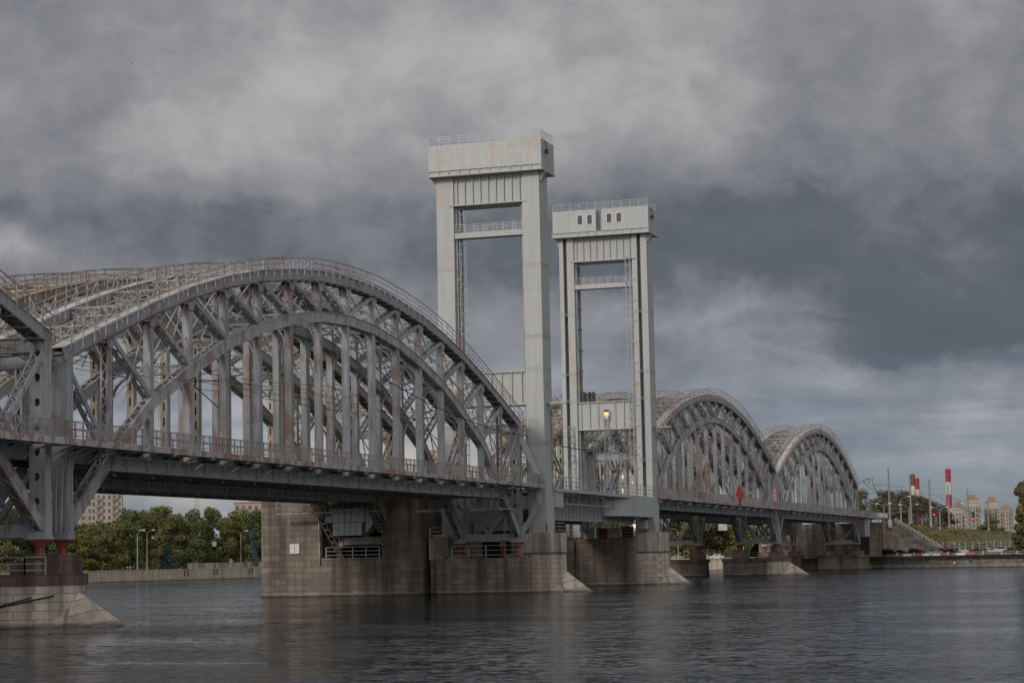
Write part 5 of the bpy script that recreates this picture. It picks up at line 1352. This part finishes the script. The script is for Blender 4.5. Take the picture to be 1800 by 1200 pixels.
def signal(x, y, zb, h, label):
    root = thing('rail_signal', label, 'railway signal', (x, y, zb), group='red railway signals')
    part('pole', MB().tube([V(0, 0, 0), V(0, 0, h)], .12, 6), 'darkgrey', root)
    part('signal_head', MB().box(-.42, .42, -.3, .3, h - .6, h + 2.4), 'black', root)
    part('red_lamp', MB().tube([V(0, -.42, h), V(0, -.30, h)], .26, 10), 'signal_red', root)
    part('ladder', MB().box(.3, .36, -.05, .05, 0, h - .7).box(.62, .68, -.05, .05, 0, h - .7), 'galv', root)
signal(5.2, 517, 11.2, 3.9, 'railway signal with one red light, left of the two'); signal(5.2, 644, 11.2, 4.3, 'railway signal with one red light, right of the two, before the apartment blocks')
cm = MB(); cm.tube([V(-46, 478, 3.4), V(-46, 478, 13.5)], .12, 6); cm.beam(V(-52, 478, 12.6), V(-38, 478, 12.6), .1, .1, Y); cm.box(-53.2, -50.6, 477.8, 478.2, 11.4, 13.4)
single('road_sign_mast', cm, 'galv', 'road sign mast with a long arm and a pale board, seen between the piers', 'sign')
ne = thing('traffic_sign', 'no entry sign with a yellow plate above it, right of the second tower base', 'traffic sign', (-67.5, 470, 3.4))
part('pole', MB().tube([V(0, 0, 0), V(0, 0, 3.6)], .08, 6), 'galv', ne); part('yellow_plate', MB().box(-1.1, 1.1, -.1, -.02, 3.4, 4.1), 'yellow_paint', ne)
part('disc', MB().tube([V(0, -.14, 2.3), V(0, -.08, 2.3)], .9, 16), 'red_paint', ne); part('bar', MB().box(-.6, .6, -.17, -.145, 2.15, 2.45), 'white_paint', ne)
cb_ = MB(); cb_.box(-5, 5, 0, 2.6, 0, 2.6)
o = single('shipping_container', cb_, 'blue_paint', 'small blue container behind the left embankment wall', 'container', loc=(-221.5, 511, 4.0)); part('door_end', MB().box(-5.04, -1.9, -.06, -.004, .1, 2.5), 'white_paint', o, 'pale end panel')
kf = thing('notice_post', 'thin twin post with a small pinkish board on the far left bank', 'sign', (-221.5, 489, 3.0)); part('post', MB().box(-1.2, -1.05, -.1, .1, 0, 9).box(-.5, -.35, -.1, .1, 0, 9), 'darkgrey', kf); part('board', MB().box(-.3, 1.1, -.1, .1, 7.4, 9), 'brick_tan', kf)
rs = thing('traffic_sign', 'small red sign by the fence at the foot of the embankment', 'traffic sign', (20.3, 412, 3.4)); part('pole', MB().box(-.05, .05, 0, .1, 0, 2.2), 'galv', rs); part('disc', MB().tube([V(0, -.1, 2.4), V(0, 0, 2.4)], .42, 12), 'red_paint', rs)
# fence at the foot of the slope
fc = thing('fence', 'thin grey fence of posts and wire along the foot of the grass slope', 'fence')
mb = MB(); pts = [(17, 414), (24, 413.5), (33, 412), (44, 409), (60, 404)]
for (x0, y0), (x1, y1) in zip(pts, pts[1:]):
    for k in range(5): mb.box(x0 + (x1 - x0) * k / 5 - .07, x0 + (x1 - x0) * k / 5 + .07, y0 + (y1 - y0) * k / 5 - .07, y0 + (y1 - y0) * k / 5 + .07, 3.4, 6.4)
part('post', mb, 'galv', fc)
mb = MB()
for (x0, y0), (x1, y1) in zip(pts, pts[1:]):
    for z in (4.0, 4.6, 5.2, 5.8, 6.3): mb.beam(V(x0, y0, z), V(x1, y1, z), .04, .04, Z)
part('wire', mb, 'galv', fc)

# ================================================================== TREES
def leaf_crown(mb, blobs, n, sz, flat=.75):
    for (cx, cy, cz, rx, rz_) in blobs:
        for k in range(n):
            while True:
                a, b, c = U(-1, 1), U(-1, 1), U(-1, 1); r = a * a + b * b + c * c
                if .12 < r < 1: break
            if rnd() < .55: s_ = (1 / math.sqrt(r)) * U(.8, 1.03); a, b, c = a * s_, b * s_, c * s_
            p = V(cx + a * rx, cy + b * rx, cz + c * rz_); s1 = sz * U(.5, 1.25)
            n1 = (V(a, b, c + .3) + V(U(-.9, .9), U(-.9, .9), U(-.9, .9))).normalized(); t1 = n1.orthogonal().normalized(); t2 = n1.cross(t1)
            an = U(0, 6.28); t1, t2 = t1 * math.cos(an) + t2 * math.sin(an), t2 * math.cos(an) - t1 * math.sin(an)
            n0 = len(mb.v)
            mb.v += [tuple(p - t1 * s1 * .6), tuple(p + t2 * s1 * .35), tuple(p + t1 * s1 * .6), tuple(p - t2 * s1 * .35)]; mb.face(n0, n0 + 1, n0 + 2, n0 + 3)
def tree_blobs(h, w_, conic=False, seed=0):
    R_ = random.Random(seed); bl = []
    if conic:
        for k in range(9): f = k / 8; bl.append((R_.uniform(-.2, .2), R_.uniform(-.2, .2), h * (.12 + .85 * f), w_ * (1.02 - f) * .5 + .25, h * .075))
        return bl
    for k in range(15):
        f = R_.uniform(.12, .95); rr = w_ / 2 * math.sin(min(1, (1.08 - f) * 1.6) * 1.57) ** .8 * (1 if f > .3 else .55 + f * 1.5); a = R_.uniform(0, 6.28); d = rr * R_.uniform(.1, .72)
        bl.append((math.cos(a) * d, math.sin(a) * d, h * f, w_ * R_.uniform(.15, .25), h * R_.uniform(.07, .12)))
    bl.append((0, 0, h * .9, w_ * .2, h * .1)); return bl
def trunk_mb(h, blobs, r):
    mb = MB(); mb.tube([V(0, 0, -.3), V(.1, 0, h * .35), V(-.1, .1, h * .8)], r, 7, r * .3)
    for b in blobs[:8]: mb.tube([V(0, 0, max(h * .2, b[2] * .55)), V(b[0] * .6, b[1] * .6, b[2] * .85), V(b[0], b[1], b[2])], r * .4, 5, r * .1)
    return mb
def tree(x, y, z, h, w_, leaf, label, n=150, sz=.75, conic=False, seed=1, grp='trees on the banks'):
    bl = tree_blobs(h, w_, conic, seed); root = thing('spruce_tree' if conic else 'leafy_tree', label, 'tree', (x, y, z), group=grp)
    part('trunk', trunk_mb(h, bl, h * .016), 'trunk', root)
    mb = MB(); leaf_crown(mb, bl, n, sz); part('crown', mb, leaf, root)
# wood on the left bank: one continuous mass behind the named trees
random.seed(21)
mb = MB()
proto = []
for s_ in range(5):
    m_ = MB(); leaf_crown(m_, tree_blobs(1.0 * 18, 11, False, 50 + s_), 170, .72); proto.append(m_)
def stamp(dst, src, x, y, z, s_, sz_, a):
    n0 = len(dst.v); c, s1 = math.cos(a) * s_, math.sin(a) * s_
    dst.v += [(x + vx * c - vy * s1, y + vx * s1 + vy * c, z + vz * sz_) for vx, vy, vz in src.v]
    dst.f += [tuple(n0 + i for i in f) for f in src.f]; dst.mi += [0] * len(src.f)
def along(pts, t):
    L = [math.hypot(b[0] - a[0], b[1] - a[1]) for a, b in zip(pts, pts[1:])]; t *= sum(L)
    for (a, b), l in zip(zip(pts, pts[1:]), L):
        if t <= l: return a[0] + (b[0] - a[0]) * t / l, a[1] + (b[1] - a[1]) * t / l
        t -= l
    return pts[-1]
LW = [(-330, 230), (-258, 345), (-223.6, 407.5), (-206.6, 494), (-156, 525), (-100, 492), (-60, 470)]
def outw(x, y, d): return x - d * .75, y + d * .66
wood = {'leaf_green': MB(), 'leaf_mixed': MB()}
for k in range(190):
    t = rnd(); x, y = along(LW, t); d = U(34, 80) if t < .7 else U(30, 62); x, y = outw(x, y, d); h = U(.82, 1.22) * (1.0 if t < .6 else .9) * (1.0 + .003 * (d - 34))
    hh = h * (.70 if 120 < to_px(x, y) < 218 else .98)
    stamp(wood['leaf_green' if rnd() < .5 else 'leaf_mixed'], random.choice(proto), x, y, 3.0, h, hh, U(0, 6))
for k in range(46):
    x, y = on_left(U(1155, 1352), U(655, 720)); h = U(.62, .86)
    stamp(wood['leaf_green' if rnd() < .6 else 'leaf_mixed'], random.choice(proto), x, y, 3.0, h * 1.2, h, U(0, 6))
for k in range(30):
    x, y = on_left(U(1155, 1345), U(640, 655)); leaf_crown(wood['leaf_mixed' if k % 3 else 'leaf_green'], [(x, y, 4.2, U(3, 6), U(1.2, 2.4))], 90, .7)
for k in range(190):
    x, y = along(LW, rnd()); x, y = outw(x, y, U(25, 44)); leaf_crown(wood['leaf_green' if k % 3 else 'leaf_mixed'], [(x, y, 4.6, U(3, 6), U(1.6, 3.2))], 170, .7)
for k, m_ in wood.items(): stuff('wood', m_, k, 'mass of %s trees filling the far bank behind the bridge' % ('dark green' if k == 'leaf_green' else 'olive and brownish green'), 'wood')
nt_ = [(150, 640, 11.5, 8.5, 'leaf_yellow', 0, 'golden yellow tree low beside the foreground pier legs'), (118, 640, 13, 10, 'leaf_green', 0, 'dark green tree partly hidden by the foreground pier legs'),
       (172, 650, 11, 8, 'leaf_mixed', 0, 'olive tree just right of the golden yellow one'), (203, 655, 14.5, 11, 'leaf_mixed', 0, 'broad brownish green tree under the distant apartment block'),
       (236, 662, 18.5, 10, 'leaf_green', 0, 'round dark green tree behind the left street lamp'), (268, 668, 19, 11, 'leaf_mixed', 0, 'tall brownish green tree behind the pair of street lamps'),
       (300, 672, 9.5, 5.5, 'leaf_spruce', 1, 'blue grey spruce above the start of the raised parapet'), (306, 690, 18, 12, 'leaf_mixed', 0, 'tall olive tree behind the blue grey spruce'),
       (340, 690, 19, 11, 'leaf_green', 0, 'dark green tree left of the twin post with a board'), (372, 700, 20.5, 10, 'leaf_green', 0, 'tallest dark green tree on the left bank'),
       (400, 700, 17, 9, 'leaf_mixed', 0, 'brownish tree left of the double lamp by the granite pier'), (418, 704, 15, 7.5, 'leaf_yellow', 0, 'yellow green tree behind the double lamp by the granite pier'),
       (436, 702, 14.5, 7.5, 'leaf_green', 0, 'green tree right of the yellow green one near the granite pier'), (447, 700, 16, 3.5, 'leaf_spruce', 1, 'narrow dark spruce touching the edge of the granite pier'),
       (455, 720, 20, 10, 'leaf_green', 0, 'tree half hidden by the corner of the granite pier'), (222, 700, 20.5, 6, 'leaf_green', 0, 'narrow green tree touching the right side of the distant apartment block')]
for px, D, h, w_, lf, con, l in nt_:
    x, y = on_left(px, D); tree(x, y, 3.0, h, w_, lf, l, 330 if not con else 220, .58 if not con else .6, bool(con), px)
# trees seen through the piers and behind the embankment
for px, D, h, w_, lf, l in ((1246, 650, 15, 12, 'leaf_brown', 'brown leaved tree between the rear pier and the road sign mast'), (1210, 640, 12, 9, 'leaf_green', 'green tree behind the end frame of the rear bridge'), (1272, 655, 14, 9, 'leaf_mixed', 'green tree behind the curved lamp between the piers'), (1295, 640, 14, 10, 'leaf_green', 'green tree seen under the middle of the third arch'), (1332, 640, 15, 10, 'leaf_mixed', 'olive tree seen left of the middle pier legs')):
    x, y = on_left(px, D); tree(x, y, 3.3, h, w_, lf, l, 170, .8, False, px)
hb = [(1574, 600, 7, 9, 'leaf_brown', 'low brown bush on the crest beside the first railway mast'), (1590, 610, 6, 9, 'leaf_olive', 'low olive bush on the crest left of the first crest lamps'), (1549, 640, 13.5, 11, 'leaf_olive', 'first pale olive tree right of the last arch'), (1562, 700, 18, 13, 'leaf_brown', 'bare looking tree behind the first railway mast'), (1578, 720, 19, 14, 'leaf_brown', 'brown tree left of the paired chimneys'), (1593, 740, 19, 13, 'leaf_olive', 'olive tree in front of the paired chimneys'),
      (1607, 760, 18, 14, 'leaf_brown', 'brown tree below the paired chimneys'), (1622, 800, 18, 14, 'leaf_brown', 'brown tree right of the paired chimneys'), (1638, 830, 17, 14, 'leaf_brown', 'brown tree left of the single chimney'), (1652, 850, 15.5, 13, 'leaf_brown', 'low brown tree at the foot of the single chimney'), (1664, 860, 12.5, 11, 'leaf_olive', 'last low tree of the row before the apartment blocks'),
      (1745, 900, 7, 12, 'leaf_green', 'dark green bush below the right apartment blocks'), (1730, 880, 5, 10, 'leaf_green', 'low green bush left of the dark green one'), (1515, 640, 16, 10, 'leaf_olive', 'half bare tree showing just right of the last arch posts')]
for px, D, h, w_, lf, l in hb:
    x, y = on_left(px, D); tree(x, y, 9.5, h * (.80 if h > 8 else 1), w_, 'leaf_brown' if lf == 'leaf_olive' and px > 1560 else lf, l, 240, .5, False, px + 3)
x, y = on_left(1797, 432); tree(x, y, 3.3, 13.8, 5.6, 'leaf_olive', 'tall dark olive tree cut by the right edge of the photo', 420, .5, False, 9)
x, y = on_left(1812, 450); tree(x, y, 3.3, 13.5, 8, 'leaf_green', 'dark tree behind the olive one at the right edge', 300, .6, False, 10)

# ================================================================== PEOPLE AND THE BIRD
def figure(name, label, x, y, z, rz, joints, edges, radii, mats, extra=None):
    me = bpy.data.meshes.new('person_body'); me.from_pydata(joints, edges, []); me.materials.append(MATS[mats])
    o = bpy.data.objects.new(name, me); COL.objects.link(o); o.location = (x, y, z); o.rotation_euler = (0, 0, rz)
    sk = o.modifiers.new('skin', 'SKIN'); sk.use_smooth_shade = True
    for v_, r in zip(me.skin_vertices[0].data, radii): v_.radius = (r, r)
    me.skin_vertices[0].data[0].use_root = True
    ss = o.modifiers.new('sub', 'SUBSURF'); ss.levels = 1; ss.render_levels = 1
    o['label'] = label; o['category'] = 'person'; return o
def head(o, p, hair=True):
    m_ = MB(); m_.tube([p + V(0, 0, -.11), p + V(0, -.01, -.08), p + V(0, -.01, 0), p + V(0, 0, .08), p + V(0, 0, .12)], .05, 10); 
    n = 10
    for i, r in enumerate((.05, .085, .10, .09, .04)):
        for k in range(n):
            q = Vector(m_.v[i * n + k]) - (p + V(0, 0, [-.11, -.08, 0, .08, .12][i])); q = q.normalized() * r; m_.v[i * n + k] = tuple(p + V(0, 0, [-.11, -.08, 0, .08, .12][i]) + V(q.x * .85, q.y, 0))
    m_.box(p.x - .015, p.x + .015, p.y - .125, p.y - .09, p.z - .04, p.z + .01)
    part('face', m_, 'skin', o, smooth=False)
    h_ = MB(); h_.tube([p + V(0, .025, -.02), p + V(0, .02, .06), p + V(0, .01, .13)], .105, 10, .06); part('hair', h_, 'cloth_dark', o)
def hand(o, p, d):
    m_ = MB(); m_.beam(p, p + d * .09, .08, .03)
    for k in range(4): q = p + d * .09 + V(-.03 + .02 * k, 0, 0); m_.beam(q, q + d * (.07 + .01 * (k in (1, 2))) + V(0, -.015, 0), .016, .016)
    m_.beam(p + V(.04, 0, -.02), p + V(.075, -.02, 0) + d * .07, .02, .02); part('hand', m_, 'skin', o)
js = [(0, 0, .92), (0, 0, 1.15), (0, 0, 1.38), (0, 0, 1.50), (.10, 0, .88), (.12, -.02, .48), (.13, .02, .09), (.14, -.13, .05), (-.10, 0, .88), (-.13, -.04, .48), (-.14, 0, .09), (-.15, -.15, .05),
      (.20, 0, 1.38), (.27, .02, 1.10), (.25, -.12, .88), (-.20, 0, 1.38), (-.28, 0, 1.10), (-.22, -.18, .95)]
es = [(0, 1), (1, 2), (2, 3), (0, 4), (4, 5), (5, 6), (6, 7), (0, 8), (8, 9), (9, 10), (10, 11), (2, 12), (12, 13), (13, 14), (2, 15), (15, 16), (16, 17)]
rd = [.14, .14, .15, .055, .10, .07, .05, .045, .10, .07, .05, .045, .07, .055, .04, .07, .055, .04]
x, y = on_left(1769, 416); y = atq(x, 1.6)
pn = figure('person', 'person in blue work clothes standing on the low quay ledge near the right edge', x, y, 1.06, .4, js, es, rd, 'cloth_blue'); head(pn, V(0, -.02, 1.64)); hand(pn, V(.25, -.12, .86), V(0, -.1, -1).normalized()); hand(pn, V(-.22, -.18, .93), V(0, -.3, -1).normalized())
js2 = [(0, 0, .32), (0, -.08, .55), (0, -.16, .80), (0, -.2, .92), (.10, -.04, .30), (.14, -.44, .52), (.14, -.50, .10), (.14, -.64, .05), (-.10, -.04, .30), (-.14, -.44, .50), (-.14, -.50, .10), (-.14, -.64, .05), (.19, -.16, .78), (.24, -.30, .56), (.12, -.50, .56), (-.19, -.16, .78), (-.24, -.30, .56), (-.12, -.50, .56)]
for px, lab, mt in ((1619, 'person in dark blue crouching on the low quay ledge below the red road block', 'cloth_blue'), (1796, 'person in black crouching on the quay ledge at the right edge', 'cloth_dark')):
    x, y = on_left(px, 424); y = atq(x, 2.0)
    pn = figure('person', lab, x, y, 1.06, .6, js2, es, rd, mt); head(pn, V(0, -.25, 1.06)); hand(pn, V(.12, -.50, .56), V(-.3, -1, 0).normalized()); hand(pn, V(-.12, -.50, .56), V(.3, -1, 0).normalized())
for px, m_, l in ((1583, 'white_paint', 'small pale bag on the quay ledge left of the crouching person'), (1603, 'blue_paint', 'blue bag on the quay ledge'), (1781, 'white_paint', 'first pale sack beside the person in blue'), (1790, 'bankstone', 'second pale sack near the person in black')):
    x, y = on_left(px, 424); y = atq(x, 1.8); mb = MB(); mb.tube([V(0, 0, 0), V(0, 0, .12), V(0, 0, .3), V(.05, 0, .42)], .32, 8, .12); single('bag', mb, m_, l, 'bag', 'bags on the quay ledge', (x, y, 1.06))
x, y = on_left(237, 190)
bd = MB()
bd.tube([V(-.22, 0, 0), V(-.1, 0, .01), V(.05, 0, .02), V(.18, 0, .03), V(.26, 0, .02)], .035, 8, .03)
for s_ in (-1, 1): bd.hexa([(-.06, 0, .02), (.08, 0, .02), (.04, s_ * .28, .14), (-.05, s_ * .28, .14), (-.06, 0, .035), (.08, 0, .035), (.04, s_ * .28, .15), (-.05, s_ * .28, .15)]); bd.hexa([(-.05, s_ * .28, .14), (.04, s_ * .28, .14), (-.04, s_ * .6, .06), (-.06, s_ * .6, .06), (-.05, s_ * .28, .15), (.04, s_ * .28, .15), (-.04, s_ * .6, .065), (-.06, s_ * .6, .065)])
o = single('bird', bd, 'cloth_dark', 'tiny dark bird flying high at the upper left', 'bird', loc=(x, y, 49.2)); o.scale = (.45, .45, .45)
